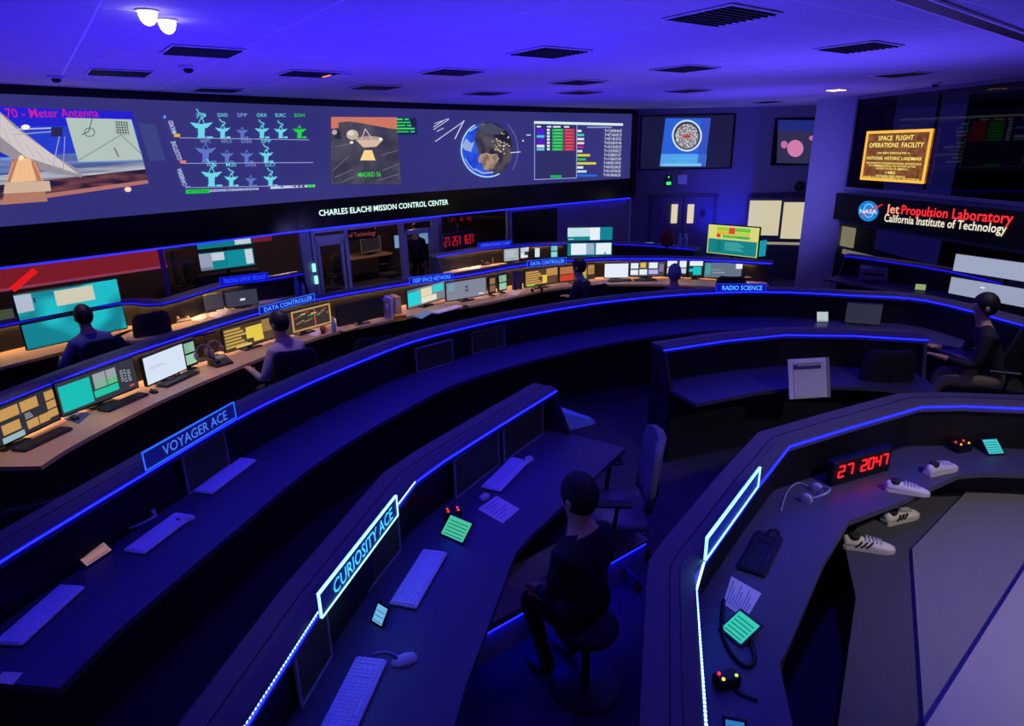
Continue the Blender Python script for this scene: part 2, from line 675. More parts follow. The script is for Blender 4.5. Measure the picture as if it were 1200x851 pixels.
cl1 = em_noise('dusk_high', (20, 30, 176), (44, 74, 214), 1.0, 1, .35, .75, 3, (.5, .5, 2.5))
cl2 = em_noise('dusk_cloud', (22, 40, 120), (126, 152, 206), 1.0, 1, .40, .68, 3, (.7, .7, 7))
cl3 = em_noise('dusk_low', (30, 44, 104), (196, 200, 204), 1.0, 1, .40, .66, 3, (.7, .7, 9))
gr1 = em_noise('dusk_ground', (38, 28, 44), (150, 88, 76), 2.0, 1, .45, .75, 4, (1, 1, 5))
cols = [(34, 30, 206), (30, 36, 202), cl1, cl1, cl2, cl2, cl3, gr1, (176, 112, 100)]
edges = [0, .10, .20, .36, .52, .62, .70, .80, .95, 1.0]
for i, c_ in enumerate(cols):
    sky(edges[i], edges[i + 1], c_)
p.poly([(0, 131), (0, 178), (40, 198), (96, 208), (94, 200), (60, 180), (20, 148)], (150, 140, 150), 2)
p.poly([(0, 133), (0, 160), (30, 184), (92, 204), (60, 180), (18, 150)], (208, 198, 196), 3)
p.line([(8, 152), (62, 150)], 1.4, (190, 190, 210), 4).line([(14, 158), (64, 154)], 1.0, (170, 170, 200), 4).line([(70, 158), (62, 196)], 1.0, (170, 170, 210), 4).line([(76, 160), (74, 200)], 1.0, (150, 150, 200), 4)
p.rect(60, 149, 73, 160, (40, 40, 70), 5)
p.poly([(14, 186), (44, 190), (56, 236), (2, 240)], (176, 120, 96), 3)
p.poly([(22, 184), (36, 186), (42, 212), (12, 214)], (236, 190, 140), 4)
p.poly([(6, 214), (58, 212), (60, 224), (4, 227)], (206, 176, 150), 5)
for k in range(7):
    p.line([(16 + k * 4, 190), (8 + k * 7, 212)], .9, (236, 176, 120), 5)
for k in range(6):
    p.line([(4 + k * 13, 150 + k * 9), (14 + k * 13, 172 + k * 6)], .6, (172, 164, 166), 6)
p.disc(30, 149, 5, 3, (255, 250, 230), 5).disc(25, 185, 3, 3, (255, 230, 160), 6).disc(150, 222, 4, 3, (255, 214, 190), 6)
p.poly([(77, 138), (154, 140), (167, 187), (92, 190)], (176, 194, 184), 3)
p.line([(108, 139), (104, 154), (96, 158)], 1.0, (60, 70, 80), 4).line([(92, 188), (142, 158), (165, 180)], .8, (110, 120, 120), 4)
for k in range(16):
    a, b = math.radians(k * 22.5), math.radians(k * 22.5 + 22.5)
    p.line([(105 + 6 * math.cos(a), 155 + 5 * math.sin(a)), (105 + 6 * math.cos(b), 155 + 5 * math.sin(b))], .9, (60, 70, 80), 4)
for k in range(5):
    p.line([(136 + k * 3, 142), (139 + k * 3, 158)], .8, (60, 66, 70), 4)
    p.line([(135, 143 + k * 3), (150, 144 + k * 3)], .8, (60, 66, 70), 5)
p.line([(134, 173), (139, 184)], 2.0, (120, 126, 110), 4)
p.poly([(162, 144), (182, 146), (194, 188), (176, 189)], (60, 66, 128), 1)
p.done('antenna_picture', vw)
text('70 - Meter Antenna', wp(8, 138, 4), wp(116, 137, 4), 0.11, em((200, 30, 150), 1), vw, 'picture_title')

# antenna status diagram
p = Print(wp)
CY, CD, GR = (110, 214, 232), (92, 118, 200), (30, 220, 60)


def dish(x, yb, s, rgb, sig=True):
    """antenna symbol standing at (x, yb)"""
    p.poly([(x - 3.2 * s, yb), (x + 3.2 * s, yb), (x + 2.4 * s, yb - 3 * s), (x + 2.8 * s, yb - 8 * s), (x - 2.8 * s, yb - 8 * s), (x - 2.4 * s, yb - 3 * s)], rgb, 2)
    p.poly([(x - 9 * s, yb - 12.5 * s), (x - 4.5 * s, yb - 8 * s), (x + 4.5 * s, yb - 8 * s), (x + 9 * s, yb - 12.5 * s), (x, yb - 11 * s)], rgb, 3)
    p.line([(x - 2.6 * s, yb - 11 * s), (x, yb - 16.5 * s), (x + 2.6 * s, yb - 11 * s)], 0.9, rgb, 3)
    if sig:
        p.line([(x + .5 * s, yb - 15 * s), (x + 3 * s, yb - 18 * s), (x - 2 * s, yb - 20 * s), (x - 4 * s, yb - 23 * s)], 1.1, rgb, 4)
    p.rect(x + 4 * s, yb - 2, x + 9 * s, yb, rgb, 2)


rows = [(162.5, [(236, 1.5, CY, 1, 'JNO'), (261, 1.0, CY, 1, 'SOHO'), (284, .8, CD, 0, 'SPP'), (307, .95, CY, 1, 'ORX'), (329, .9, CY, 1, 'EURC'), (351, .9, GR, 0, 'SOH')]),
        (191, [(241, 1.4, CD, 0, 'NHPC'), (266, .9, CD, 0, 'KPLO'), (289, .9, CD, 0, 'DSS'), (312, .95, CY, 1, 'SPP')]),
        (219, [(248, 1.4, CY, 1, 'VGR2'), (271, .95, CY, 1, 'M20'), (294, .8, CD, 0, 'DSS'), (317, .95, CY, 1, 'LUCY')])]
for yb, lst in rows:
    for (x, s_, c_, sg, nm) in lst:
        dish(x, yb - 0.5, s_, c_, sg)
        off = {162.5: 25.5, 191: 23.5, 219: 24}[yb]
        text(nm, wp(x - 6, yb - off, 4), wp(x + 6, yb - off, 4), 0.055, em(c_ if sg or c_ == GR else (130, 150, 220), 1), vw, 'mission_code')
p.line([(210, 161.5), (362, 164)], .8, (150, 160, 210), 2).line([(215, 191.5), (367, 190.5)], .8, (150, 160, 210), 2).line([(222, 220), (369, 217)], .8, (150, 160, 210), 2)
p.rect(204, 157, 211, 160.5, (236, 180, 30), 3).rect(211, 188, 218, 191.5, (230, 120, 120), 3).rect(217, 218, 223, 220.5, (130, 130, 230), 3)
p.poly([(218, 227), (246, 226), (245, 221.5), (218, 222.5)], GR, 3)
p.poly([(246, 225), (303, 222.5), (303, 220), (246, 222)], (170, 180, 220), 3)
p.poly([(317, 221.5), (369, 219), (369, 216.5), (317, 219)], (200, 210, 235), 3)
for k in range(6):
    p.rect(329 + k * 5, 217.2, 332 + k * 5, 219.4, (40, 44, 100), 4)
p.rect(360, 216.5, 368, 219.6, GR, 5)
p.disc(193, 137, 1.6, 2, (100, 150, 255), 2)
p.done('antenna_status_diagram', vw)
for (s_, a, b) in (('MADRID', (207, 156), (202, 141)), ('GOLDSTONE', (213.5, 187), (205, 165)), ('CANBERRA', (219, 217), (212, 197))):
    A, B = wp(*a, 3), wp(*b, 3)
    e_ = (B - A)
    side = on(WS2, a[0] - 4, a[1], .068) - A
    text(s_, A, B, 0.07, em((200, 214, 245), 1), vw, 'station_name', up=side)
text('ANTENNAS', wp(220, 226.4, 5), wp(244, 225.3, 5), .045, em((10, 90, 30), 1), vw, 'strip_lettering')
text('WORLD MAP UTC 27/16:46:07', wp(247, 224.6, 5), wp(302, 222.2, 5), .03, em((60, 66, 130), 1), vw, 'strip_lettering')

# photograph of the antenna at Madrid
p = Print(wp)
p.poly([(388, 216), (470, 216), (465, 137.5), (388, 137)], em_noise('night_land', (52, 52, 66), (88, 84, 96), 2.5, 1.0, .35, .7), 1)
p.poly([(388, 151), (404, 149), (427, 147), (445, 149), (465, 151.5), (465, 137.5), (388, 137)], (206, 118, 92), 2)
p.poly([(392, 216), (410, 190), (420, 200), (404, 216)], (70, 68, 82), 2)
for (a, b) in (((390, 200), (412, 180)), ((392, 208), (420, 196)), ((446, 182), (467, 176)), ((448, 200), (468, 192)), ((400, 214), (430, 200)), ((440, 212), (468, 204)), ((392, 172), (414, 168))):
    p.line([a, b], 1.0, (104, 102, 116), 3)
p.poly([(394, 152), (420, 160), (416, 166), (392, 162)], (40, 40, 50), 2)
p.poly([(419, 194), (443, 194), (438, 172), (424, 172)], (206, 150, 96), 3)
p.poly([(422, 188), (440, 188), (436, 176), (427, 176)], (250, 214, 140), 4)
p.poly([(417, 164), (449, 164), (441, 172), (426, 173)], (214, 184, 160), 5)
p.disc(433, 163.5, 16, 4, (176, 150, 140), 4)
p.line([(424, 163), (428, 151), (436, 163)], 1, (210, 190, 190), 5)
p.disc(413, 158, 7, 6, (190, 176, 160), 4).disc(411, 156, 4, 3, (226, 210, 190), 5).disc(412, 167, 2, 1.6, (250, 240, 220), 6).disc(446, 163, 2, 1.6, (255, 250, 230), 6)
p.disc(392, 155, 3, 3, (180, 170, 160), 3)
p.poly([(464, 158.5), (489, 158), (488, 138.5), (463, 138)], (30, 32, 74), 1)
for k, (a, b, c_) in enumerate([(465, 472, (60, 220, 90)), (465, 481, (40, 200, 80)), (465, 475, (50, 210, 90)), (465, 486, (60, 220, 90)), (465, 479, (40, 190, 80))]):
    p.rect(a, 139 + k * 3.6, b, 140.8 + k * 3.6, c_, 3)
    if k % 2 == 0:
        p.rect(b + 2, 139 + k * 3.6, b + 7, 140.8 + k * 3.6, (50, 210, 90), 3)
p.done('madrid_picture', vw)
text('MADRID 56', wp(420, 207.5, 4), wp(446, 206.8, 4), .085, em((40, 230, 60), 1), vw, 'picture_title')

# the globe
p = Print(wp)
p.disc(571, 175, 30, 32, em_noise('globe_night', (26, 26, 44), (84, 78, 84), 2.6, 1.0, .42, .62, 6), 1, 40)
p.poly([(571 + 30 * math.cos(t), 175 - 32 * math.sin(t)) for t in [math.radians(105 + 180 * k / 24) for k in range(25)]] + [(576, 203), (566, 190), (560, 178), (556, 160), (562, 147)], em_noise('globe_sea', (22, 52, 200), (44, 96, 226), 3.0, 1.0, .35, .65, 3), 2)
p.poly([(541, 172), (546, 162), (552, 168), (556, 166), (552, 178), (545, 176)], (150, 170, 220), 3)
p.poly([(560, 186), (563, 181), (570, 179), (576, 181), (582, 180), (585, 186), (582, 191), (579, 197), (573, 200), (566, 198), (565, 192), (561, 190)], em_noise('globe_desert', (120, 96, 84), (176, 146, 120), 6, 1), 3)
p.line([(556, 198), (566, 203), (578, 202)], 2.2, (150, 166, 210), 3).line([(545, 186), (550, 194), (556, 200)], 1.6, (130, 160, 225), 3).line([(550, 154), (558, 149), (568, 146)], 1.6, (150, 176, 226), 3)
p.poly([(558, 148), (575, 144), (592, 152), (584, 158), (566, 156)], (70, 72, 90), 3)
for k in range(34):
    a, r = random.uniform(-.4, .9), random.uniform(8, 28)
    x, y = 571 + r * math.cos(a) * .95, 172 - r * math.sin(a)
    p.rect(x, y, x + random.uniform(.8, 2), y + random.uniform(.8, 1.6), (220, 190, 150) if k % 3 else (250, 235, 200), 3)
for k in range(20):
    a, b = math.radians(118 + 9 * k), math.radians(127 + 9 * k)
    p.line([(571 + 30.4 * math.cos(a), 175 - 32.4 * math.sin(a)), (571 + 30.4 * math.cos(b), 175 - 32.4 * math.sin(b))], 1.5, (170, 220, 250), 4)
for k in range(12):
    a, b = math.radians(-35 + 7 * k), math.radians(-28 + 7 * k)
    p.line([(571 + 36 * math.cos(a), 176 - 40 * math.sin(a)), (571 + 36 * math.cos(b), 176 - 40 * math.sin(b))], .7, (110, 116, 180), 2)
wl_ = (210, 214, 240)
p.line([(510, 166), (544, 142)], .9, wl_).line([(544, 141), (533, 163)], 1.1, wl_).line([(508, 152), (526, 140)], .8, wl_).line([(508, 149), (520, 141)], .8, wl_).line([(512, 154), (520, 150)], .8, wl_).line([(509, 145), (526, 139)], .7, wl_)
p.line([(598, 179), (610, 178)], 1.0, wl_).line([(617, 158), (622, 158.5)], 1.2, wl_).disc(613, 165, 1, 1, wl_, 2)
p.done('globe_picture', vw)

# the schedule table
p = Print(wp)
p.poly([(626, 145), (730, 147.5), (730, 144.6), (626, 142)], (214, 236, 240), 3)
p.line([(626.5, 144), (626.5, 210.5), (675.5, 208.5), (676, 144)], .8, (150, 170, 225), 2)
p.poly([(627, 210), (675, 208), (675.5, 145), (627, 145)], (46, 46, 100), 1)
W_ = (225, 232, 245)
c1_ = [(88, 20, 214), (88, 20, 214), (60, 200, 220), (88, 20, 214), (88, 20, 214), W_, (110, 190, 230)]
p.rect(629, 147.5, 634, 149.3, W_, 3).rect(641, 147.6, 646, 149.4, W_, 3).rect(648, 147.7, 657, 149.5, W_, 3).rect(661, 147.8, 667, 149.6, W_, 3)
for k in range(7):
    y = 151 + k * 3.75
    p.rect(629, y, 638, y + 2.9, c1_[k], 3).rect(641, y, 644.3, y + 2.6, W_, 3).rect(647, y, 660, y + 3.1, (34, 176, 76), 3).rect(661, y, 673.5, y + 3.1, (196, 52, 70), 3)
    p.rect(649, y + .9, 658, y + 1.8, (100, 220, 130), 4).rect(663, y + .9, 671, y + 1.8, (230, 100, 120), 4)
p.rect(645, 205.3, 658, 208.5, (34, 176, 76), 3)
p.rect(688, 148.4, 717, 150, (140, 150, 200), 3)
names = [(5, W_), (8, (60, 210, 190)), (8, W_), (8, (240, 220, 180)), (7, (200, 30, 160)), (6, (190, 230, 210)), (15, (216, 216, 40)), (10, (50, 190, 90)), (22, (216, 216, 40)), (7, W_), (11, (190, 225, 225)), (23, (30, 110, 220))]
for k, (wd, c_) in enumerate(names):
    y = 152.2 + k * 4.75
    p.rect(676.5, y, 676.5 + wd, y + 2.6, c_, 3)
p.done('schedule_table', vw)
times = ['17:20/04:46:05', '47:160:05:10', '47:145:03:22', '29:205:01:46', '18:196:05:33', '13:078:00:27', '12:084:01:27', '11:060:22:24', '04:001:04:33', '03:032:04:25', '01:107:03:20', '00:186:06:20']
for k, t_ in enumerate(times):
    y = 155.0 + k * 4.7
    text('T+' + t_, wp(708.5 - .15 * k, y, 4), wp(728.5 - .15 * k, y, 4), .07, em(W_, 1), vw, 'mission_clock')
# name of the room on the lower frame
text('CHARLES ELACHI MISSION CONTROL CENTER', on(WS2, 374, 253.2, .075), on(WS2, 525, 239.6, .075), .105, em((205, 238, 232), 1.6), vw, 'room_name', lift=.01)

# ------------------------------------------------------------------ glazed offices under the video wall
GW = offsets(WS2, -0.10)
gl = glass('office_glass', (0.86, 0.86, 0.92), 0.03)


def gp(px, py=290):
    q = on(GW, px, py)
    return Vector((q.x, q.y))


mb = MB()
mb.grid([[(p_.x, p_.y, -0.6) for p_ in GW], [(p_.x, p_.y, 1.46) for p_ in GW]])
win3 = structure('window_3', mb, gl)


def post(px, wd, material, parent, z0=-0.6, z1=1.46, dp=.08):
    a = gp(px)
    b = gp(px + 2)
    e_ = (b - a).normalized()
    M = Matrix.Translation((a.x, a.y, 0)) @ Matrix.Rotation(math.atan2(e_.y, e_.x), 4, 'Z')
    return MB().box((0, 0, (z0 + z1) / 2), (wd, dp, z1 - z0), M).build('post', material, parent, world=True)


for (px, wd) in ((-60, .06), (187, .05), (358, .22), (515, .10), (597, .14)):
    post(px, wd, m_frame, win3)
# light grey door set with two glazed leaves
a, b = gp(366), gp(510)
e_ = (b - a).normalized()
doors = bpy.data.objects.new('door_1', None)
C.objects.link(doors)
doors.location = (a.x, a.y, -0.6)
doors.rotation_euler = (0, 0, math.atan2(e_.y, e_.x))
doors['kind'] = 'structure'
L = (b - a).length


def tpar(px):
    return (gp(px) - a).dot(e_)


for px in (366, 404, 470, 508):
    MB().box((tpar(px), -.02, 1.03), (.075, .1, 2.06)).build('door_post', m_frame, doors)
MB().box((tpar(386), -.02, 1.86), (tpar(404) - tpar(366), .1, .10)).build('door_head', m_frame, doors)
MB().box((L / 2, -.02, 2.02), (L, .11, .09)).build('door_head', m_frame, doors)
for (x0, x1) in ((369, 401), (472, 505)):
    t0, t1 = tpar(x0), tpar(x1)
    for t in (t0 + .04, t1 - .04):
        MB().box((t, -.03, .93), (.06, .05, 1.8)).build('leaf_stile', m_frame, doors)
    for z in (.1, 1.78):
        MB().box(((t0 + t1) / 2, -.03, z), (t1 - t0, .05, .1)).build('leaf_rail', m_frame, doors)
MB().box((tpar(362.5), -.09, 1.36), (.07, .03, .16), bev=.01).build('access_reader', em((150, 235, 225), 1.2), doors)
MB().box((tpar(363.5), -.09, 1.13), (.07, .03, .16), bev=.01).build('access_reader', em((150, 235, 225), 1.2), doors)
# blue-lit jamb beside the doors
wb = MB()
# back room behind the glass
BR = offsets(WS2, -5.6)
mb = MB()
sweep(mb, BR, [(0, -0.6), (0, 2.4), (-0.1, 2.4), (-0.1, -0.6)])
structure('wall_office', mb, mat('office_wall', (60, 46, 52), 0.8))
mb = MB()
sweep(mb, offsets(WS2, -2.9), [(-2.7, 2.3), (-2.7, 2.4), (2.6, 2.4), (2.6, 2.3)])
structure('ceiling_office', mb, m_wall)
for (x, y, p_) in ((-8.2, 11.3, 40), (-5.0, 14.2, 60), (-2.6, 16.2, 60)):
    lamp('office_lamp', 'POINT', (x, y, 2.1), p_, (1.0, 0.62, 0.45), None, 0.15)

# red accent wall in the left office
RW = offsets(WS2, -2.6)


def rwp(px, py):
    return on(RW, px, py)


acc = thing('accent_panel', 'glowing red accent wall panel behind the office glass at far left', 'panel', (-8.6, 9.8, -0.6))
mb = MB()
pp = [Vector((rwp(x, 300).x, rwp(x, 300).y)) for x in (-40, 0, 60, 120, 193)]
m_red = mat('red_wall', (190, 60, 60), 0.7)
sweep(mb, pp, [(0, 0.78), (0, 2.28), (-.05, 2.28), (-.05, 0.78)])
mb.build('panel', em((128, 30, 40), 1.0), acc, world=True)
mb = MB()
sweep(mb, pp, [(0.0, 0.74), (0.0, 0.78), (.03, .78), (.03, .74)])
mb.build('edge_trim', em((150, 60, 90), 1.0), acc, world=True)
a3, b3 = rwp(222, 280), rwp(245, 280)
acc2 = thing('accent_panel', 'small red wall panel behind the glass beside the stacked monitors', 'panel', (0, 0, -.6))
mb = MB()
pp2 = [Vector((rwp(x, 290).x, rwp(x, 290).y)) for x in (296, 320)]
sweep(mb, pp2, [(0, 1.0), (0, 1.75), (-.05, 1.75), (-.05, 1.0)])
mb.build('panel', em((120, 30, 46), 1.0), acc2, world=True)
mb = MB()
sweep(mb, pp2, [(0, 1.52), (0, 1.56), (.03, 1.56), (.03, 1.52)])
mb.build('edge_trim', em((70, 40, 200), 1.0), acc2, world=True)

# ------------------------------------------------------------------ consoles
LZ = 1.07


def console(name, label, pts, z0, depth=0.56, hood_w=0.20, led=True, beads=None, deskm=None, warm=None, narrow=None, smooth_n=0, dz=0.73, led_mat=None, hood_out=0.0):
    """curved control console: pts is the front edge of the hood (2D, seats on its right-hand side)"""
    P2 = [Vector((p[0], p[1])) for p in pts]
    if smooth_n:
        P2 = catmull(P2, smooth_n)
    mid = P2[len(P2) // 2]
    r = thing(name, label, 'console', (mid.x, mid.y, z0))
    zt = LZ + z0
    zd = dz + z0

    def part(nm, prof, material, line=None):
        mb = MB()
        sweep(mb, line or P2, prof)
        return mb.build(nm, material, r, world=True)

    hw = hood_w
    part('hood', [(-hw, zt + .012), (-.07, zt + .012), (-.065, zt + .022), (-.012, zt + .006), (0, zt - .004), (0, zt - .05), (-.016, zt - .05), (-.018, zt - .035), (-hw, zt - .035)], m_hood)
    part('hood_seam', [(-hw * .55, zt + .010), (-hw * .55, zt + .0135), (-hw * .52, zt + .0135), (-hw * .52, zt + .010)], m_black)
    part('back_panel', [(-hw + .01, z0), (-hw + .01, zt - .035), (-hw + .05, zt - .035), (-hw + .05, z0)], m_body)
    part('monitor_wall', [(-.09, zd - .05), (-.09, zt - .035), (-.06, zt - .035), (-.06, zd - .05)], m_black)
    # desk top, with its own front edge line
    dep = narrow or [depth] * len(P2)
    n = len(P2)
    fr = offsets(P2, dep)
    bk = offsets(P2, -.06)
    mb = MB()
    mb.grid([[(bk[i].x, bk[i].y, zd - .035), (bk[i].x, bk[i].y, zd), (fr[i].x, fr[i].y, zd), (fr[i].x, fr[i].y, zd - .035)] for i in range(n)], 0, True, True)
    mb.build('desk_top', deskm or m_desk, r, world=True)
    part('kick_panel', [(.10, z0), (.10, zd - .036), (.13, zd - .036), (.13, z0)], m_body)
    for (i, j) in ((0, 1), (n - 1, n - 2)):
        o_ = offsets(P2, -hw + .01)[i]
        q_ = offsets(P2, .13)[i]
        d_ = (P2[j] - P2[i]).normalized() * .03
        mb = MB()
        mb.grid([[(o_.x, o_.y, z0), (q_.x, q_.y, z0), (q_.x, q_.y, zd), (P2[i].x, P2[i].y, zt - .04), (o_.x, o_.y, zt - .04)],
                 [(o_.x + d_.x, o_.y + d_.y, z0), (q_.x + d_.x, q_.y + d_.y, z0), (q_.x + d_.x, q_.y + d_.y, zd), (P2[i].x + d_.x, P2[i].y + d_.y, zt - .04), (o_.x + d_.x, o_.y + d_.y, zt - .04)]], 0, True, True)
        mb.build('end_panel', m_body, r, world=True)
    if led:
        part('led_strip', [(.001, zt - .018), (.001, zt - .010), (.007, zt - .010), (.007, zt - .018)], led_mat or m_led)
    if beads:
        mb = MB()
        for (A_, B_) in beads:
            A_, B_ = Vector(A_), Vector(B_)
            k = int((B_ - A_).length / .017)
            for i in range(k):
                q = A_ + (B_ - A_) * (i / k)
                mb.box((q.x, q.y, zt - .0085), (.008, .008, .006))
        mb.build('led_beads', m_bead, r, world=True)['kind'] = 'stuff'
    if warm:
        for (i0, i1) in warm:
            k0, k1 = int(i0 * (n - 1)), max(int(i0 * (n - 1)) + 1, int(i1 * (n - 1)))
            part('task_light', [(-.058, zt - .041), (-.058, zt - .036), (-.022, zt - .036), (-.022, zt - .041)], m_warm, P2[k0:k1 + 1])
    r['zd'] = zd
    return r, P2


def xy(px, py, z):
    q = at(px, py, z)
    return (q.x, q.y)


rowA_px = [(-90, 716), (0, 655), (80, 606), (165, 555), (275, 490), (350, 453), (420, 423), (480, 400), (540, 384), (600, 371), (700, 354), (800, 344), (900, 341), (1000, 345), (1085, 351), (1200, 380)]
rowA, A2 = console('control_console', 'long curved console with VOYAGER ACE and RADIO SCIENCE signs sweeping across the room', [xy(x, y, LZ) for (x, y) in rowA_px], 0.0, smooth_n=4, depth=.52)
rowB_px = [(-60, 500), (0, 472), (120, 425), (230, 388), (310, 364), (370, 350), (480, 331), (545, 322), (620, 309), (700, 303), (800, 303), (905, 308)]
ZB = -0.15
rowB, B2 = console('control_console', 'middle curved console with warm lit desk carrying two DATA CONTROLLER signs', [xy(x, y, LZ + ZB) for (x, y) in rowB_px], ZB, smooth_n=4, deskm=m_deskw, warm=[(0.02, .985)], depth=.6)
rowC1, C1 = console('control_console', 'rear left console behind the seated person in blue shirt', [(-6.45, 6.75), (-5.98, 7.6), (-5.32, 8.5), xy(190, 355, LZ + ZB), xy(262, 334, LZ + ZB), xy(315, 327, LZ + ZB), xy(355, 320, LZ + ZB)], ZB, smooth_n=3, deskm=m_deskw, warm=[(.05, .75)], led_mat=m_led2, depth=.6)
rowC2, C2 = console('control_console', 'rear right console below the OPERATIONS CHIEF sign', [xy(x, y, LZ + ZB) for (x, y) in [(512, 300), (560, 292), (600, 288), (660, 285), (740, 286), (815, 292)]], ZB, smooth_n=3, deskm=m_deskw, warm=[(.1, .65)], led_mat=m_led2, depth=.6)
rowB3, B3 = console('control_console', 'far right console in front of the dark lower window', [xy(x, y, LZ + ZB) for (x, y) in [(990, 299), (1028, 304), (1116, 318), (1230, 346)]], ZB, smooth_n=3, led_mat=m_led2, depth=.6)
cur_px = [(255, 895), (293, 838), (380, 703), (487, 562), (520, 538), (585, 497), (652, 456)]
cur_led = [xy(x, y, LZ) for (x, y) in cur_px]
rowD, D2 = console('control_console', 'front console with glowing CURIOSITY ACE sign and blue LED edge', cur_led, 0.0, beads=[(cur_led[0], cur_led[2]), (cur_led[2], cur_led[3])], depth=.58)
r_px = [(832, 905), (826, 851), (816, 690), (816, 672), (826, 655), (888, 568), (925, 521), (1000, 498), (1080, 475), (1130, 474), (1230, 478)]
r_led = [xy(x, y, LZ) for (x, y) in r_px]
rowE, E2 = console('control_console', 'angled front right console with red digital clock on its desk', r_led, 0.0, beads=[(r_led[0], r_led[2]), (r_led[2], r_led[4])], narrow=[.36, .36, .36, .36, .37, .37, .39, .40, .36, .34, .3])
m_px = [(778, 409), (850, 398), (920, 391), (1000, 392), (1088, 397)]
rowM, M2 = console('control_console', 'short freestanding console behind the angled front right console', [xy(x, y, LZ) for (x, y) in m_px], 0.0, depth=.5)

# raised floor tiers under the rows
tierB = [(-8.5, 5.0), (-6.7, 6.9), (-5.35, 8.6), (-4.4, 9.75), (-3.6, 10.9), (-1.0, 13.3), (1.0, 14.1), (3.2, 13.9), (5.6, 12.0), (7.2, 11.4), (9, 9), (9, -3), (-8.5, -3)]
slab('floor_rear_tier', tierB, -0.6, -0.15, m_floor)
ar = offsets(A2, -.32)
slab('floor_front_tier', [(p_.x, p_.y) for p_ in ar] + [(9, 6.2), (9, -3), (-4, -3), (-4, 1.4)], -0.6, 0.0, m_floor)

# ------------------------------------------------------------------ signs on the hoods
def sign(label, pl, pr, zb, h, words, face=(12, 16, 120), glyph=(70, 130, 235), edge=(50, 120, 255), k=1.0, margin=.08, kt=1.0):
    A_, B_ = at(pl[0], pl[1], zb), at(pr[0], pr[1], zb)
    e_ = (B_ - A_)
    Ln = e_.length
    rz = math.atan2(e_.y, e_.x)
    r = thing('console_sign', label, 'sign', A_, rz)
    MB().box((Ln / 2, .004, h / 2), (Ln, .008, h)).build('panel', em(face, k), r)
    for (nm, c, d) in (('edge_top', (Ln / 2, 0, h - .002), (Ln, .014, .004)), ('edge_bottom', (Ln / 2, 0, .0015), (Ln, .012, .003)), ('edge_side', (.0015, 0, h / 2), (.003, .012, h)), ('edge_side', (Ln - .0015, 0, h / 2), (.003, .012, h))):
        MB().box(c, d).build(nm, em(edge, kt * 1.6), r)
    M = root_matrix(r)
    if words:
        text(words, M @ Vector((Ln * margin, 0, h * .22)), M @ Vector((Ln * (1 - margin * .6), 0, h * .22)), h * .56, em(glyph, kt * (1.25 if Ln * 3 > 0 and A_.y < 5 else 2.0)), r)
    return r


sign('blue VOYAGER ACE sign on the long curved console', (170.6, 552), (276.5, 489), LZ, .115, 'VOYAGER ACE', (12, 16, 104), (64, 112, 224), (30, 100, 255), margin=.18)
sign('bright CURIOSITY ACE sign with white glowing edges on the front console', (376.6, 725), (466, 604), LZ, .115, 'CURIOSITY ACE', (8, 12, 90), (60, 170, 240), (150, 225, 255), 1, .14, 1.6)
sign('nearer DATA CONTROLLER sign above the person in grey sweater', (304.5, 369), (369, 352), LZ + ZB, .095, 'DATA CONTROLLER', (10, 18, 140), (70, 130, 240), (40, 110, 255))
sign('blue DEEP SPACE NETWORK sign in front of the glass doors', (480, 334), (531, 328), LZ + ZB, .11, 'DEEP SPACE NETWORK', (10, 18, 170), (60, 120, 250), (40, 80, 255))
sign('farther DATA CONTROLLER sign above the orange screens', (618, 313.5), (663.5, 309), LZ + ZB, .11, 'DATA CONTROLLER', (8, 16, 150), (70, 130, 250), (40, 100, 255))
sign('small blue OPERATIONS CHIEF sign below the red LED clocks', (560, 291.5), (600, 287.5), LZ + ZB, .11, 'OPERATIONS CHIEF', (8, 12, 160), (40, 80, 240), (20, 40, 220))
sign('blue TRACKING SUPPORT sign below the far stacked monitors', (258, 335), (315, 328), LZ + ZB, .12, 'TRACKING SUPPORT SPECIALIST', (8, 10, 165), (30, 60, 235), (20, 40, 230))
sign('blue RADIO SCIENCE sign at the far end of the long console', (839, 342), (897, 342), LZ, .10, 'RADIO SCIENCE', (8, 14, 150), (70, 150, 255), (20, 50, 240), margin=.12)
sign('sign seen edge on with white cyan glow on the front right console', (826, 657), (888, 570), LZ, .115, '', (10, 24, 140), (80, 170, 240), (130, 230, 255), 1, .1, 2.2)

# ------------------------------------------------------------------ back wall: screens, doors, lit windows
def on_b(px, py, off=0.0):
    return on(WB, px, py, off)


def on_r(px, py, off=0.0):
    return on(WR, px, py, off)


def wall_box(name, wall, tlp, brp, th, material, parent, off=0.0):
    """box on a straight wall spanning two pixels (its corners at top left, bottom right)"""
    A_, B_ = on(wall, *tlp, off), on(wall, *brp, off)
    mb = MB()
    sweep(mb, [Vector((A_.x, A_.y)), Vector((B_.x, B_.y))], [(off, B_.z), (off, A_.z), (off + th, A_.z), (off + th, B_.z)] if False else [(0, B_.z), (0, A_.z), (th, A_.z), (th, B_.z)])
    return mb.build(name, material, parent, world=True)


tv = thing('wall_display', 'large wall display showing a round emblem on a blue background', 'display', on_b(804, 198))
wall_box('housing', WB, (751, 135.5), (857, 197.5), .05, m_blackg, tv)
wall_box('screen', WB, (753, 137), (855, 196), .004, em((22, 22, 52), 1), tv, .052)


def fb(x, y, lay=1):
    return on_b(x, y, .058 + .003 * lay)


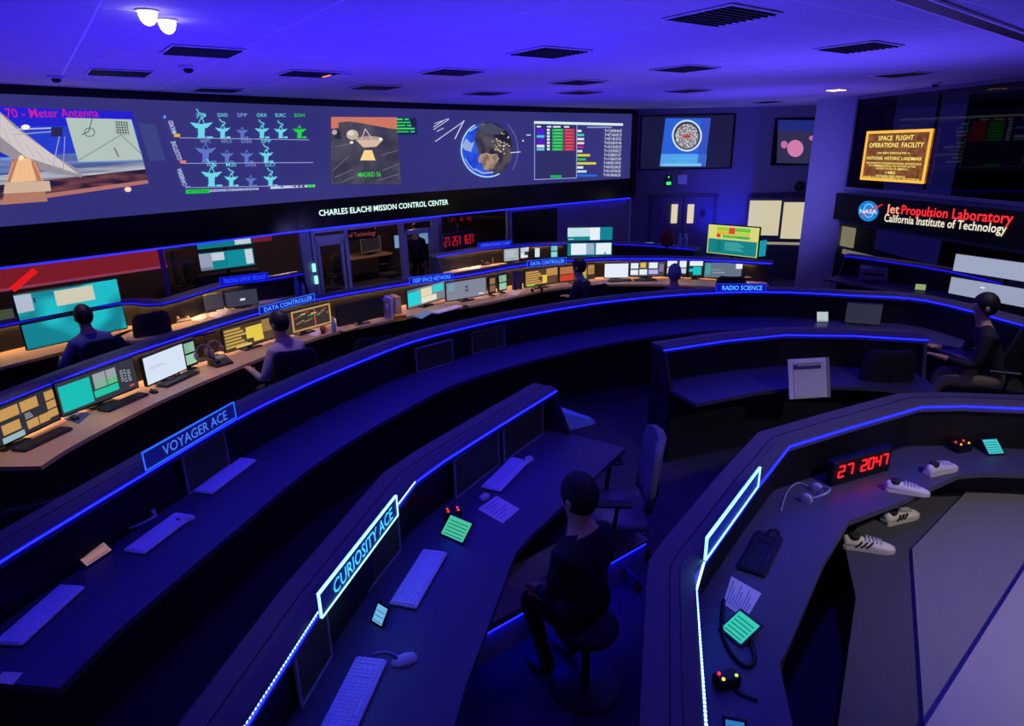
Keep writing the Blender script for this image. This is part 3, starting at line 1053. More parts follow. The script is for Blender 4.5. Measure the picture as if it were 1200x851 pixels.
p = Print(fb)
p.poly([(773, 195), (826, 195), (833, 138.5), (780, 138.5)], (40, 96, 214), 1)
p.poly([(775, 180.5), (828, 180.5), (826.5, 195), (773, 195)], (84, 160, 232), 2)
p.poly([(776, 191.5), (822, 191.5), (821.5, 195), (775.5, 195)], (120, 190, 240), 3)
p.poly([(822, 140), (832, 139), (826, 195), (817, 195)], (52, 80, 190), 2)
p.disc(805, 159, 17.6, 18.6, (206, 228, 245), 4, 36)
p.disc(805, 159, 15.6, 16.6, (40, 50, 96), 5, 36)
p.disc(805, 159.5, 13.6, 14.4, em_noise('emblem_speckle', (90, 84, 96), (214, 208, 200), 26, 1.0, .42, .6, 2), 6, 30)
p.disc(805, 160, 5, 1.8, (190, 60, 50), 7)
p.done('screen_picture', tv)
text('The Center of the', fb(788, 187, 4), fb(816, 187, 4), .07, em((60, 200, 226), 1), tv)
text('Universe', fb(793, 190.8, 4), fb(808, 190.8, 4), .06, em((60, 200, 226), 1), tv)
tv2 = thing('wall_display', 'wall display beside the column showing a pink ball over dark ground', 'display', on_b(935, 192))
wall_box('housing', WB, (908, 139), (966, 193), .05, m_blackg, tv2)


p = Print(fb)
p.poly([(910, 191), (963, 192), (965, 141), (912, 140.5)], (46, 44, 76), 0)
p.poly([(911, 153), (964, 154), (965, 141), (912, 140.5)], (30, 40, 120), 1)
p.disc(932, 174, 9.5, 10, (206, 124, 168), 2).disc(919, 169.5, 4, 4.5, (186, 112, 156), 2).disc(952, 162, 4, 3, (180, 110, 160), 2)
p.done('screen_picture', tv2)
# emergency light and small box
el = thing('emergency_light', 'green glowing emergency light below the large wall display', 'light', on_b(783, 218))
wall_box('housing', WB, (779, 205), (787, 218), .05, m_black, el)
wall_box('lens', WB, (780.5, 213), (785.8, 216.5), .06, em((40, 220, 90), 1.6), el)
wall_box('indicator', WB, (782.5, 206.5), (784, 208.5), .06, em((40, 230, 90), 1.4), el)
bx = thing('wall_speaker', 'pale box on the wall beside the green emergency light', 'speaker', on_b(799, 216))
wall_box('housing', WB, (794, 205), (804, 215.5), .09, m_white, bx)
wall_box('bracket', WB, (798, 203), (800, 205.2), .05, m_metal, bx)
# double door
d2 = bpy.data.objects.new('door_2', None)
C.objects.link(d2)
d2.location = on_b(800, 300)
d2.location.z = -0.6
d2['kind'] = 'structure'
m_door = mat('door_paint', (96, 92, 140), 0.5)
_z0 = on_b(800, 231).z
A_, B_ = on_b(763, 240), on_b(838, 240)
md = (A_ + B_) / 2
for (q0, q1) in ((A_, md), (md, B_)):
    e_ = q1 - q0
    MB().box(((q0.x + q1.x) / 2, (q0.y + q1.y) / 2 - .03, (-.6 + _z0) / 2), (e_.length - .02, .05, _z0 + .58)).build('door_leaf', m_door, d2, world=True)
MB().box((md.x, md.y - .02, _z0 + .03), ((B_ - A_).length + .16, .08, .08)).build('door_head', mat('door_frame', (70, 66, 110), .5), d2, world=True)
for q in (A_, B_):
    MB().box((q.x, q.y - .02, (_z0 - .6) / 2), (.08, .08, _z0 + .6)).build('door_jamb', mat('door_frame', (70, 66, 110), .5), d2, world=True)
for (x0, x1) in ((787.2, 793), (806, 812)):
    wall_box('vision_panel', WB, (x0, 239.5), (x1, 261.5), .02, em((222, 208, 170), 1), d2, .06)
wall_box('door_notice', WB, (821, 246), (826, 254), .01, mat('notice_dark', (70, 40, 90), .7), d2, .06)
# cream lit windows left of the column
w4 = bpy.data.objects.new('window_4', None)
C.objects.link(w4)
w4.location = on_b(905, 285)
w4['kind'] = 'structure'
e0 = 16.9
WI = [Vector((6.0, 16.9)), Vector((7.6, 16.4))]
for (x0, y0, x1, y1) in ((879, 235, 911.5, 276), (919, 237, 943, 280)):
    wall_box('pane', WI, (x0, y0), (x1, y1), .02, em((206, 196, 158), 1), w4, .03)
wall_box('frame', WI, (876, 232), (945, 283), .03, m_black, w4)
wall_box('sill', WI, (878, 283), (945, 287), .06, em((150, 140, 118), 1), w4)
mb = MB()
sweep(mb, WI, [(-.02, -.6), (-.02, .2), (-.12, .2), (-.12, -.6)])
mb.build('sill_wall', mat('sill_wall_dark', (30, 30, 40), .8), w4, world=True)
cam2 = thing('wall_camera', 'small dark security camera on the wall left of the column', 'camera', on_b(937, 219))
q = on_b(937, 219, .12)
MB().ball((q.x, q.y, q.z), (.14, .14, .11)).build('dome', m_black, cam2, world=True, smooth=True)
MB().box((q.x, q.y + .07, q.z + .1), (.06, .14, .05)).build('bracket', m_black, cam2, world=True)
# dark tinted board and pale wall piece under the end of the video wall
bd = thing('wall_board', 'dark blank display board under the right end of the video wall', 'board', on(WS2, 630, 285))
q0, q1 = on(WS2, 601, 248), on(WS2, 652, 275)
mb = MB()
seg = [Vector((on(WS2, x, 262, .05).x, on(WS2, x, 262, .05).y)) for x in (601, 618, 635, 652)]
sweep(mb, seg, [(-.02, .55), (-.02, 1.38), (.03, 1.38), (.03, .55)])
mb.build('panel', m_blackg, bd, world=True)
mb = MB()
sweep(mb, seg, [(-.02, .52), (-.02, .55), (.04, .55), (.04, .52)])
mb.build('frame', m_black, bd, world=True)
mb = MB()
seg = [Vector((on(WS2, x, 262, .0).x, on(WS2, x, 262, .0).y)) for x in (599, 630, 655, 700, 737)]
sweep(mb, seg, [(-.06, -.6), (-.06, 1.455), (.0, 1.455), (.0, -.6)])
structure('wall_screen_end', mb, m_wallc)

# ------------------------------------------------------------------ right wall: plaque, laboratory sign
jp = thing('laboratory_sign', 'dark wall sign with round blue emblem and red and white laboratory lettering', 'sign', on_r(1080, 285))
m_signb = mat('sign_black', (10, 10, 14), .35)
wallbar('board', WR, -.25, 8, 1.16, 1.72, .0, .06, m_signb, jp)


def fr(x, y, lay=1):
    return on_r(x, y, .063 + .004 * lay)


p = Print(fr)
p.disc(1017.5, 247.5, 11.8, 12, (16, 130, 214), 1, 32)
p.line([(1009, 254), (1034, 239.5), (1020, 246)], 1.3, (226, 50, 50), 4)
p.disc(1018, 247, 8.5, 3.2, (16, 130, 214), 1)
for k in range(18):
    a, b = math.radians(20 * k), math.radians(20 * k + 20)
    f_ = lambda t: (1018 + 6.5 * math.cos(t) * .8 - 3 * math.sin(t) * .6, 247 + 7.5 * math.sin(t) + 2.5 * math.cos(t))
    p.line([f_(a), f_(b)], .7, (190, 225, 250), 3)
p.done('emblem', jp)
text('NASA', fr(1007.5, 249.8, 5), fr(1027.5, 250.8, 5), .085, em((240, 246, 255), 1), jp, 'emblem_lettering')
text('Jet', fr(1038, 249.3), fr(1053.5, 250.7), .17, em((250, 150, 120), 1.3), jp, bold=.012)
text('Propulsion Laboratory', fr(1056, 251), fr(1186.5, 262.4), .17, em((236, 40, 46), 1.5), jp, bold=.012)
text('California Institute of Technology', fr(1036, 259.5), fr(1179, 273.8), .145, em((236, 226, 205), 1.1), jp, bold=.012)
pl = thing('plaque', 'lit gold and bronze landmark plaque on the dark right window', 'plaque', on_r(1050, 215))
A_, B_ = on_r(1019.5, 156), on_r(1086.5, 213)
ez = (A_.z, B_.z)
a_, b_ = Vector((A_.x, A_.y)), Vector((B_.x, B_.y))
mb = MB()
sweep(mb, [a_, b_], [(.02, 2.03), (.02, 2.97), (.06, 2.97), (.06, 2.03)])
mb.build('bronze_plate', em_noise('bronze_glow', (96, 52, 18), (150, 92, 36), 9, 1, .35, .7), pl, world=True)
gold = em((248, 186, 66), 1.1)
ev = (b_ - a_)
LnP = ev.length
for (t0, t1, z0, z1) in ((0, 1, 2.92, 2.97), (0, 1, 2.03, 2.08), (0, .03, 2.03, 2.97), (.97, 1, 2.03, 2.97)):
    mb = MB()
    sweep(mb, [a_ + ev * t0, a_ + ev * t1], [(.05, z0), (.05, z1), (.075, z1), (.075, z0)])
    mb.build('gold_rim', gold, pl, world=True)
pn = offsets([a_, b_], .066)


def pq(u, z):
    q = pn[0] + (pn[1] - pn[0]) * u
    return Vector((q.x, q.y, z))


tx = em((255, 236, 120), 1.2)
for (s_, u0, u1, z, h) in (('SPACE  FLIGHT', .22, .76, 2.79, .085), ('OPERATIONS  FACILITY', .08, .92, 2.66, .085), ('HAS BEEN DESIGNATED A', .24, .74, 2.54, .035),
                           ('NATIONAL HISTORIC LANDMARK', .07, .93, 2.43, .06), ('THIS BUILDING POSSESSES NATIONAL SIGNIFICANCE', .07, .93, 2.35, .035), ('IN COMMEMORATING THE HISTORY OF THE', .13, .86, 2.30, .035),
                           ('UNITED STATES OF AMERICA', .25, .75, 2.25, .035), ('1985', .42, .57, 2.17, .05), ('NATIONAL PARK SERVICE', .27, .73, 2.115, .034), ('UNITED STATES DEPARTMENT OF THE INTERIOR', .06, .94, 2.085, .026)):
    text(s_, pq(u0, z), pq(u1, z), h, tx, pl, lift=.012)
# cream strip window below the sign
w5 = bpy.data.objects.new('window_5', None)
C.objects.link(w5)
w5.location = on_r(1000, 300)
w5['kind'] = 'structure'
wall_box('pane', WR, (988, 265), (1000, 291), .02, em((212, 202, 150), 1), w5, -.10)
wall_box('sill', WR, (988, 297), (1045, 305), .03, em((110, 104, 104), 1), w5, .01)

# ------------------------------------------------------------------ ceiling fittings
m_vent = mat('vent_dark', (10, 10, 14), .7)
vent_px = [(846, 18), (643, 61), (1006, 55), (803, 80), (237, 60), (362, 86), (530, 84), (140, 85), (1056, 87), (678, 96), (680, 108), (440, 102), (255, 105), (805, 106), (570, 109), (900, 119)]
where = ['nearest the top edge, above the plaque side', 'above the middle of the room', 'right of the largest vent', 'above the round emblem display', 'above the antenna status diagram', 'near the small lit ceiling strip', 'above the globe picture', 'above the big antenna picture', 'beside the bright lamp near the column', 'in the middle of the far ceiling', 'just above the schedule table', 'above the Madrid picture', 'tucked close to the video wall top at left', 'close to the back wall', 'above the globe, near the video wall', 'by the column top']
vent0 = None
for k, (x, y) in enumerate(vent_px):
    q = at(x, y, CZ - .01)
    lb = 'dark square ceiling vent ' + where[k]
    if vent0 is None:
        vent0 = thing('ceiling_vent', lb, 'vent', q, GA, 'ceiling vents')
        MB().box((0, 0, .0), (.60, .60, .012)).build('vent_plate', m_vent, vent0)
        for j in range(9):
            MB().box((0, -.24 + j * .06, -.012), (.56, .012, .014), Matrix.Rotation(0, 4, 'X')).build('slat', mat('vent_slat', (40, 40, 56), .5), vent0)
        for (c_, d_) in (((0, .295, -.008), (.6, .014, .01)), ((0, -.295, -.008), (.6, .014, .01)), ((.295, 0, -.008), (.014, .6, .01)), ((-.295, 0, -.008), (.014, .6, .01))):
            MB().box(c_, d_).build('vent_rim', m_tbar, vent0)
    else:
        copy_tree(vent0, None, q, GA, lb)
for k, (x, y, sz, lb) in enumerate([(172, 12, .055, 'left one of the two bright round gallery lamp reflections'), (195, 23, .055, 'right one of the two bright round gallery lamp reflections')]):
    q = at(x, y, CZ - .008)  # glowing globe for a gallery lamp reflected in the viewing glass
    r = thing('lamp_reflection', lb, 'light', q, 0, 'reflected gallery lamps')
    MB().lathe([(sz, -.004), (sz * .97, -.03), (sz * .8, -.06), (sz * .5, -.08), (sz * .15, -.088)], n=24).build('lens', em((255, 236, 205), 7), r, True)
    MB().lathe([(sz * 1.25, .0), (sz * 1.25, -.008), (sz * 1.02, -.01)], n=24).build('trim_ring', m_tbar, r)
for k, (x, y, lb) in enumerate([(980, 105, 'bright slotted ceiling lamp beside the top of the column'), (392, 88, 'small orange tinted lit strip beside a ceiling vent')]):
    q = at(x, y, CZ - .012)
    r = thing('ceiling_lamp', lb, 'light', q, GA)
    MB().box((0, 0, 0), (.34, .30, .02)).build('housing', m_white, r)
    for j in range(3 if k == 0 else 1):
        MB().box((-.1 + .1 * j, 0, -.014), (.03, .24, .01)).build('lit_slot', em((255, 226, 150) if k == 0 else (250, 150, 90), 4 if k == 0 else 1.5), r)
for (x, y, lb) in ((65, 89, 'small round ceiling sensor above the left end of the video wall'), (1096, 97, 'small domed ceiling camera above the lit plaque'), (220, 77, 'pale flat ceiling disc left of centre')):
    q = at(x, y, CZ - .006)
    r = thing('ceiling_sensor', lb, 'sensor', q)
    MB().lathe([(.09, 0), (.09, -.02), (.06, -.03)], n=18).build('mount', m_white, r, True)
    MB().ball((0, 0, -.04), (.05, .05, .035)).build('dome', m_black, r, True)
tk = thing('track_rail', 'dark double ceiling track running out at the top right corner', 'track', at(1140, 20, CZ - .02))
A_, B_ = at(1062, -8, CZ), at(1215, 46, CZ)
d_ = (B_ - A_).normalized()
s_ = Vector((-d_.y, d_.x, 0))
for o_, nm, mt, wd in ((0, 'channel', m_black, .12), (.075, 'rail', m_tbar, .02), (-.075, 'rail', m_tbar, .02)):
    mb = MB()
    mb.grid([[q + s_ * (o_ + t * wd / 2) + Vector((0, 0, z)) for (t, z) in ((-1, -.012), (1, -.012), (1, -.03), (-1, -.03))] for q in (A_, B_)], 0, True, True)
    mb.build(nm, mt, tk, world=True)

# ------------------------------------------------------------------ screens on the desks
def monitor(label, A_, B_, zb, h, base_rgb, rects=(), bez=None, stand=True, zdesk=None, name='monitor', b=.012, cat='monitor', tilt=0.0, words=()):
    """A_, B_: ground points below the lower left and right corner of the picture"""
    A_, B_ = Vector((A_[0], A_[1], 0)), Vector((B_[0], B_[1], 0))
    e_ = B_ - A_
    L_ = e_.length
    rz = math.atan2(e_.y, e_.x)
    zr = zdesk if zdesk is not None else zb - .05
    r = thing(name, label, cat, ((A_.x + B_.x) / 2, (A_.y + B_.y) / 2, zr), rz)
    z1 = zb - zr
    bezm = bez or m_bezelb
    MB().box((0, .022, z1 + h / 2), (L_ + 2 * b, .03, h + 2 * b), bev=.006).build('housing', m_bezelb, r)
    for (nm, c_, d_) in (('bezel_side', (-L_ / 2 - b / 2, .004, z1 + h / 2), (b, .012, h + 2 * b)), ('bezel_side', (L_ / 2 + b / 2, .004, z1 + h / 2), (b, .012, h + 2 * b)),
                         ('bezel_bottom', (0, .004, z1 - b / 2), (L_, .012, b)), ('bezel_top', (0, .004, z1 + h + b / 2), (L_, .012, b))):
        if bez or nm == 'bezel_bottom':
            MB().box(c_, d_).build(nm, bezm, r)
    s_ = MB().poly([(-L_ / 2, .004, z1), (L_ / 2, .004, z1), (L_ / 2, .004, z1 + h), (-L_ / 2, .004, z1 + h)]).build('screen', em(base_rgb, 1) if isinstance(base_rgb, tuple) else base_rgb, r)
    if rects:
        P_ = Print(lambda u, v, lay: (-L_ / 2 + u * L_, .003 - .0012 * lay, z1 + v * h))
        for (u0, v0, u1, v1, c_) in [q[:5] for q in rects]:
            P_.poly([(u0, v0), (u1, v0), (u1, v1), (u0, v1)], c_, 1)
        P_.mb.build('screen_picture', P_.mats, s_)
    if stand:
        MB().box((0, .06, z1 / 2 + .06), (.06, .03, max(.04, z1 + .12))).build('stand_neck', m_plast, r)
        MB().box((0, .05, .008), (min(.24, L_ * .5), .16, .016), bev=.006).build('stand_foot', m_plast, r)
    return r


def pm(label, pl, pr, zb, h, base_rgb, rects=(), **k):
    return monitor(label, at(pl[0], pl[1], zb), at(pr[0], pr[1], zb), zb, h, base_rgb, rects, **k)


OR, OD, WH, TE, GN, YE, LG = (196, 150, 84), (150, 110, 60), (226, 238, 246), (16, 188, 178), (36, 196, 100), (226, 200, 70), (150, 160, 166)
ZM = .63


def lines(u0, v0, u1, v1, n, c_, gap=.45):
    out = []
    st = (v1 - v0) / n
    for k in range(n):
        out.append((u0, v0 + k * st, u1 - (0.12 * (k % 3)) * (u1 - u0), v0 + (k + 1 - gap) * st, c_))
    return out


zdB = .73 + ZB
pm('monitor with orange boxes at the near left end of the warm desk', (-46, 545), (70.5, 490.5), ZM, .30, (42, 44, 52),
   [(.42, .62, .62, .92, OR), (.64, .62, .82, .92, OR), (.42, .22, .6, .5, OR), (.66, .1, .78, .34, OR), (.79, .1, .9, .34, OR), (.9, .66, 1, .92, OR), (.9, .4, 1, .62, OR), (.9, .14, 1, .36, OR), (.4, .0, .62, .16, (150, 180, 186))] + lines(.66, .4, .74, .58, 3, LG), zdesk=zdB)
pm('wide monitor with a turquoise window left and green chart in the middle', (74, 488), (162.7, 453), ZM, .30, (50, 52, 62),
   [(.02, .08, .40, .88, TE), (.44, .42, .6, .9, LG), (.44, .42, .6, .66, GN), (.61, .42, .74, .9, LG), (.61, .42, .74, .60, GN), (.42, .16, .74, .38, (24, 196, 160)), (.88, .1, .95, .16, (200, 80, 80))] + lines(.79, .36, .83, .76, 5, LG) + lines(.84, .3, .87, .76, 5, LG) + lines(.885, .3, .93, .7, 5, LG), zdesk=zdB)
pm('bright white monitor on the warm desk left of the headsets', (173.5, 452), (219, 432), ZM, .28, (212, 226, 244), lines(.12, .5, .5, .62, 3, (180, 196, 216)), zdesk=zdB, bez=m_bezelb)


def dual(label, pl, pr, zb, h, c_=(140, 186, 158), zdesk=None):
    return pm(label, pl, pr, zb, h, (24, 26, 30), [(.05, .54, .95, .96, c_), (.05, .04, .95, .46, tuple(min(255, v + 12) for v in c_))] + lines(.12, .6, .6, .9, 4, tuple(int(v * .8) for v in c_)), zdesk=zdesk, name='dual_panel', cat='screen panel')


dual('two stacked pale green screens beside the bright white monitor', (216, 431), (232, 425), ZM, .26, zdesk=zdB)
pm('yellow table monitor left of the person in grey sweater', (265, 413), (324, 395), ZM, .27, (70, 56, 34),
   lines(.02, .1, .42, .96, 6, (196, 160, 78), .35) + [(.42, .3, .74, .82, YE), (.55, .1, .75, .3, YE), (.74, .4, .98, .96, (150, 116, 70)), (.2, .02, .5, .12, (214, 190, 110))] + lines(.76, .06, .98, .36, 4, (100, 76, 60)), zdesk=zdB)
pm('monitor with red and green bars right of the person in grey sweater', (326, 395.5), (389, 378), ZM, .27, (58, 46, 44),
   [(0, .2, .14, .9, (60, 150, 70)), (0, .02, .14, .2, (110, 220, 80)), (.28, .0, 1, .08, OR), (.28, .92, 1, 1, OR), (.27, 0, .3, 1, OR), (.97, 0, 1, 1, OR), (.68, .1, .70, .9, (200, 90, 50))] +
   [(.32 + .06 * k, .62 + .06 * (k % 4), .38 + .07 * k, .67 + .06 * (k % 4), ((200, 60, 50), (60, 160, 80), (210, 190, 150))[k % 3]) for k in range(6)] +
   [(.72 + .05 * k, .55 + .07 * (k % 4), .80 + .04 * k, .61 + .07 * (k % 4), ((60, 160, 80), (200, 60, 50))[k % 2]) for k in range(5)] + [(.34 + .05 * k, .36 + .04 * (k % 3), .40 + .05 * k, .40 + .04 * (k % 3), ((210, 120, 60), (60, 160, 80))[k % 2]) for k in range(6)], zdesk=zdB)
pm('switched off black monitor under a warm light strip', (397, 382), (450, 370), ZM, .26, (10, 9, 12), zdesk=zdB)
pm('monitor with cyan and white windows below the DEEP SPACE NETWORK sign', (479, 362), (521.7, 349), ZM, .26, (120, 124, 134),
   [(0, .1, .32, .86, (30, 206, 214)), (.34, .44, .64, .9, (226, 216, 176)), (.66, .5, .96, .92, (40, 206, 210)), (.34, .08, .76, .42, (226, 226, 200)), (.0, .86, .2, .94, (20, 120, 140))], zdesk=zdB)
pm('grey monitor with a small figure eight mark in its middle', (524, 353), (570, 345), ZM, .27, (126, 132, 150), [(.05, .5, .2, .9, (110, 160, 170)), (.47, .56, .53, .7, (70, 74, 90)), (.46, .36, .54, .5, (70, 74, 90)), (.8, .08, .94, .16, (214, 220, 230))], zdesk=zdB)
pm('narrow intercom panel with two small orange screens', (574, 344), (581, 342.5), ZM, .25, (30, 26, 26), [(.05, .56, .95, .94, (150, 108, 70)), (.05, .08, .95, .48, (130, 96, 70))], zdesk=zdB, name='intercom_panel', cat='intercom')
dual('two stacked pale green screens right of the orange intercom panel', (585, 341), (594, 339), ZM, .25, zdesk=zdB)
pm('wide orange table monitor below the farther DATA CONTROLLER sign', (615.6, 337), (654, 331), ZM, .27, (76, 58, 36), lines(.02, .1, .52, .96, 6, (206, 158, 84), .35) + [(.52, .1, .66, .6, YE), (.64, .5, .98, .96, (190, 140, 76)), (.06, .02, .28, .14, (120, 200, 60))] + lines(.68, .1, .96, .46, 4, (110, 76, 56)), zdesk=zdB)
pm('orange and red monitor partly behind the person in dark clothes', (655.5, 331), (697, 326), ZM, .26, (60, 44, 34), [(.02, .5, .4, .96, (180, 110, 60)), (.02, .06, .4, .44, (206, 60, 34)), (.44, .3, .76, .96, (210, 160, 80)), (.44, .04, .76, .28, (90, 200, 70)), (.8, .3, .98, .9, (190, 130, 70)), (.84, .4, .94, .6, (50, 120, 60))], zdesk=zdB)
pm('plain bright white monitor to the right of the person in dark clothes', (708.4, 325.5), (735.9, 325), ZM, .24, (228, 236, 248), zdesk=zdB)
pm('monitor with a grid of white and yellow windows right of the plain white one', (738, 324), (778, 323.5), ZM, .25, (64, 66, 80),
   [(.02, .55, .24, .92, WH), (.30, .6, .46, .95, (226, 186, 60)), (.55, .55, .8, .95, WH), (.02, .1, .24, .45, WH), (.28, .1, .5, .48, WH), (.55, .15, .82, .45, (180, 180, 230)), (.85, .3, .98, .85, (130, 110, 150))], zdesk=zdB)
pm('monitor with white windows behind the grey haired head', (781, 323), (804, 323), ZM, .26, (44, 46, 56), [(.02, .6, .5, .98, WH), (.02, .15, .42, .52, WH), (.64, .55, .98, .98, WH), (.64, .15, .98, .48, (190, 210, 220))], zdesk=zdB)
pm('monitor with one white and one teal window near the RADIO SCIENCE sign', (807, 324), (823, 324), ZM, .27, (36, 40, 48), [(.02, .68, .98, .98, WH), (.3, .1, .9, .62, (20, 190, 186)), (.02, .3, .3, .5, (20, 190, 186))], zdesk=zdB)
pm('grey green monitor behind the chair above the RADIO SCIENCE sign', (825, 325), (873, 325.5), ZM, .25, (96, 112, 130), [(.02, .2, .14, .95, (60, 160, 160)), (.76, .6, .94, .95, (220, 234, 236)), (.2, .3, .5, .36, (150, 160, 176)), (.14, .5, .4, .55, (140, 150, 166))], zdesk=zdB)
# rear left console: stacked ultrawide pair
WV = em_noise('wave_wallpaper', (18, 128, 142), (28, 186, 198), 1.6, 1.0, .46, .54, 1)
A_, B_ = at(32.8, 410, .76), at(149, 384, .76)
monitor('lower ultrawide turquoise monitor in front of the person in blue shirt', A_, B_, .76, .28, WV, zdesk=zdB, name='ultrawide_monitor')
monitor('upper ultrawide turquoise monitor with two pale windows, left rear desk', A_, B_, .76 + .335, .28, WV, [(.0, .3, .15, .98, (176, 186, 204)), (.36, .3, .74, .92, (206, 202, 178)), (.16, .6, .18, .8, (40, 70, 80))], zdesk=zdB, name='ultrawide_monitor')
pm('dim olive monitor cut off by the left edge of the picture', (-24, 396), (22, 388), ZM + .06, .3, (62, 76, 54), zdesk=zdB)
dual('two stacked pale green screens beside the phone on the rear left desk', (189, 377), (206, 373), ZM, .25, (130, 190, 176), zdesk=zdB)
pm('grey blank laptop style screen left of the one with a white mark', (222, 367), (263, 361), ZM - .02, .22, (52, 52, 66), zdesk=zdB, stand=True)
pm('grey blank screen with a small white mark on the rear left desk', (266, 361), (303, 355.5), ZM - .02, .23, (56, 57, 72), [(.44, .34, .6, .48, (210, 216, 226))], zdesk=zdB)
# far stacked pair behind the glass
A_, B_ = at(236, 318, ZM), at(299, 310, ZM)
monitor('lower far ultrawide monitor behind the office glass', A_, B_, ZM, .34, (16, 140, 150), [(.0, .1, .22, .95, (160, 170, 190)), (.22, .5, .45, .95, (210, 220, 226)), (.5, .1, .82, .9, (20, 150, 160)), (.84, .1, .98, .95, (214, 226, 230)), (0, 0, .2, .2, (110, 120, 140))], zdesk=.13, name='ultrawide_monitor')
monitor('upper far ultrawide monitor behind the office glass', A_, B_, ZM + .42, .34, (16, 128, 140), [(.02, .3, .16, .96, (150, 176, 190)), (.2, .34, .54, .94, (206, 212, 218)), (.55, .4, .66, .6, (40, 60, 70)), (.68, .06, .98, .96, (206, 224, 218)), (.68, .6, .98, .82, (120, 220, 150))], zdesk=.13, name='ultrawide_monitor')
# rear right console
pm('slim grey white monitor on the rear right console', (591, 306.5), (608, 304.5), ZM, .24, (160, 170, 178), lines(.1, .3, .9, .9, 5, (190, 196, 204)), zdesk=zdB)
pm('monitor with white and dark blocks on the rear right console', (610, 304), (622, 302.5), ZM, .24, (40, 44, 54), [(.02, .6, .98, .96, (190, 204, 214)), (.02, .1, .7, .3, (230, 238, 240)), (.02, .3, .4, .58, (210, 220, 226))], zdesk=zdB)
pm('tiny white lit screen left of the far pale green pair', (627, 301.5), (632.5, 301), ZM + .03, .18, (210, 226, 232), zdesk=zdB)
dual('far pair of stacked pale green screens on the rear right console', (645.5, 302), (653.5, 301.5), ZM, .26, (120, 200, 200), zdesk=zdB)
A_, B_ = at(665, 300, .74), at(717, 299, .74)
monitor('lower bright ultrawide monitor on the rear right console', A_, B_, .74, .25, (20, 120, 136), [(.08, .08, .42, .96, (226, 238, 246)), (.42, .1, .6, .96, (150, 176, 200)), (.64, .08, .98, .96, (230, 240, 246)), (.82, .08, .87, .24, (40, 110, 130))], zdesk=zdB, name='ultrawide_monitor')
monitor('upper bright ultrawide monitor on the rear right console', A_, B_, .74 + .30, .25, (16, 130, 146), [(.0, .3, .5, .98, (196, 226, 234)), (.5, .02, .72, .98, (230, 240, 246)), (.02, .08, .14, .14, (180, 214, 220))], zdesk=zdB, name='ultrawide_monitor')
# big display on a stand
A_, B_ = at(828, 296, .72), at(886.6, 302.5, .72)
bt = monitor('big display with a yellow and green chart over a teal window', A_, B_, .72, .56, (216, 214, 120), [(.02, .02, .98, .52, (20, 130, 132)), (.18, .82, .42, .94, (150, 206, 40)), (.42, .72, .54, .94, (220, 70, 40)), (.54, .82, .84, .94, (90, 200, 60)), (.18, .70, .42, .80, (220, 180, 50)), (.54, .70, .84, .80, (200, 200, 60)), (.18, .58, .26, .70, (210, 60, 40)), (.3, .58, .84, .68, (90, 190, 60)), (.6, .60, .8, .64, (40, 110, 150))] + lines(.2, .12, .3, .5, 6, (12, 80, 86)) + lines(.36, .16, .74, .46, 6, (90, 190, 190)), zdesk=-.15, name='display_stand', b=.02, cat='display')
pm('small teal screen peeking out behind the big display', (889, 301), (897, 300), .75, .3, (20, 150, 170), zdesk=-.15)
# right end: stacked pale pair
A_, B_ = at(1111, 343.5, .74), at(1240, 368, .74)
monitor('lower pale blank ultrawide monitor at the right edge', A_, B_, .74, .23, (150, 160, 186), [(.3, .64, .34, .72, (230, 236, 240))], zdesk=zdB, name='ultrawide_monitor')
monitor('upper pale blank ultrawide monitor at the right edge', A_, B_, .74 + .32, .23, (156, 166, 192), zdesk=zdB, name='ultrawide_monitor')
# black inset monitors with silver rims in the near consoles
zi = .742
for (pl_, pr_, h_, lb) in [((218, 577), (264, 544), .25, 'black inset monitor with silver rim below the VOYAGER ACE sign'), ((480, 432), (521, 420.5), .23, 'left one of two rimmed inset monitors in the curve of the long console'), ((545.5, 411), (582, 402), .23, 'right one of two rimmed inset monitors in the curve of the long console'),
                           ((726, 374), (760, 370.5), .22, 'rimmed inset monitor left of the middle of the long console far bend'), ((783, 366), (815, 364), .22, 'rimmed inset monitor just left of the RADIO SCIENCE sign'),
                           ((540, 584), (589, 545), .25, 'rimmed inset monitor in the front console beside the paper sheet'), ((596, 541), (640, 509), .25, 'rimmed inset monitor at the far end of the front console'), ((451, 702), (491, 648), .25, 'rimmed inset monitor beside the CURIOSITY ACE sign'), ((386, 830), (417, 772), .25, 'rimmed inset monitor nearest the bottom edge on the front console')]:
    mo = pm(lb, pl_, pr_, zi, h_, (5, 5, 12), bez=m_bezel, stand=False, zdesk=.73, b=.010)
    back = .11 if 'CURIOSITY' in lb or 'bottom edge' in lb else (-.03 if 'VOYAGER' in lb else -.14 if 'long console' in lb or 'RADIO' in lb else .03)
    mo.location += Vector((-math.sin(mo.rotation_euler.z), math.cos(mo.rotation_euler.z), 0)) * back
# grey panels inset at right
pm('dim grey inset screen under the right end of the long console', (990, 378), (1031, 381), zi, .24, (44, 46, 62), zdesk=.73, b=.01)
pm('large dim grey green screen at the right end of the front right console', (1152, 512), (1215, 514), zi, .26, (62, 68, 76), [(.6, .8, .8, .92, (96, 100, 108))], zdesk=.73, b=.01)

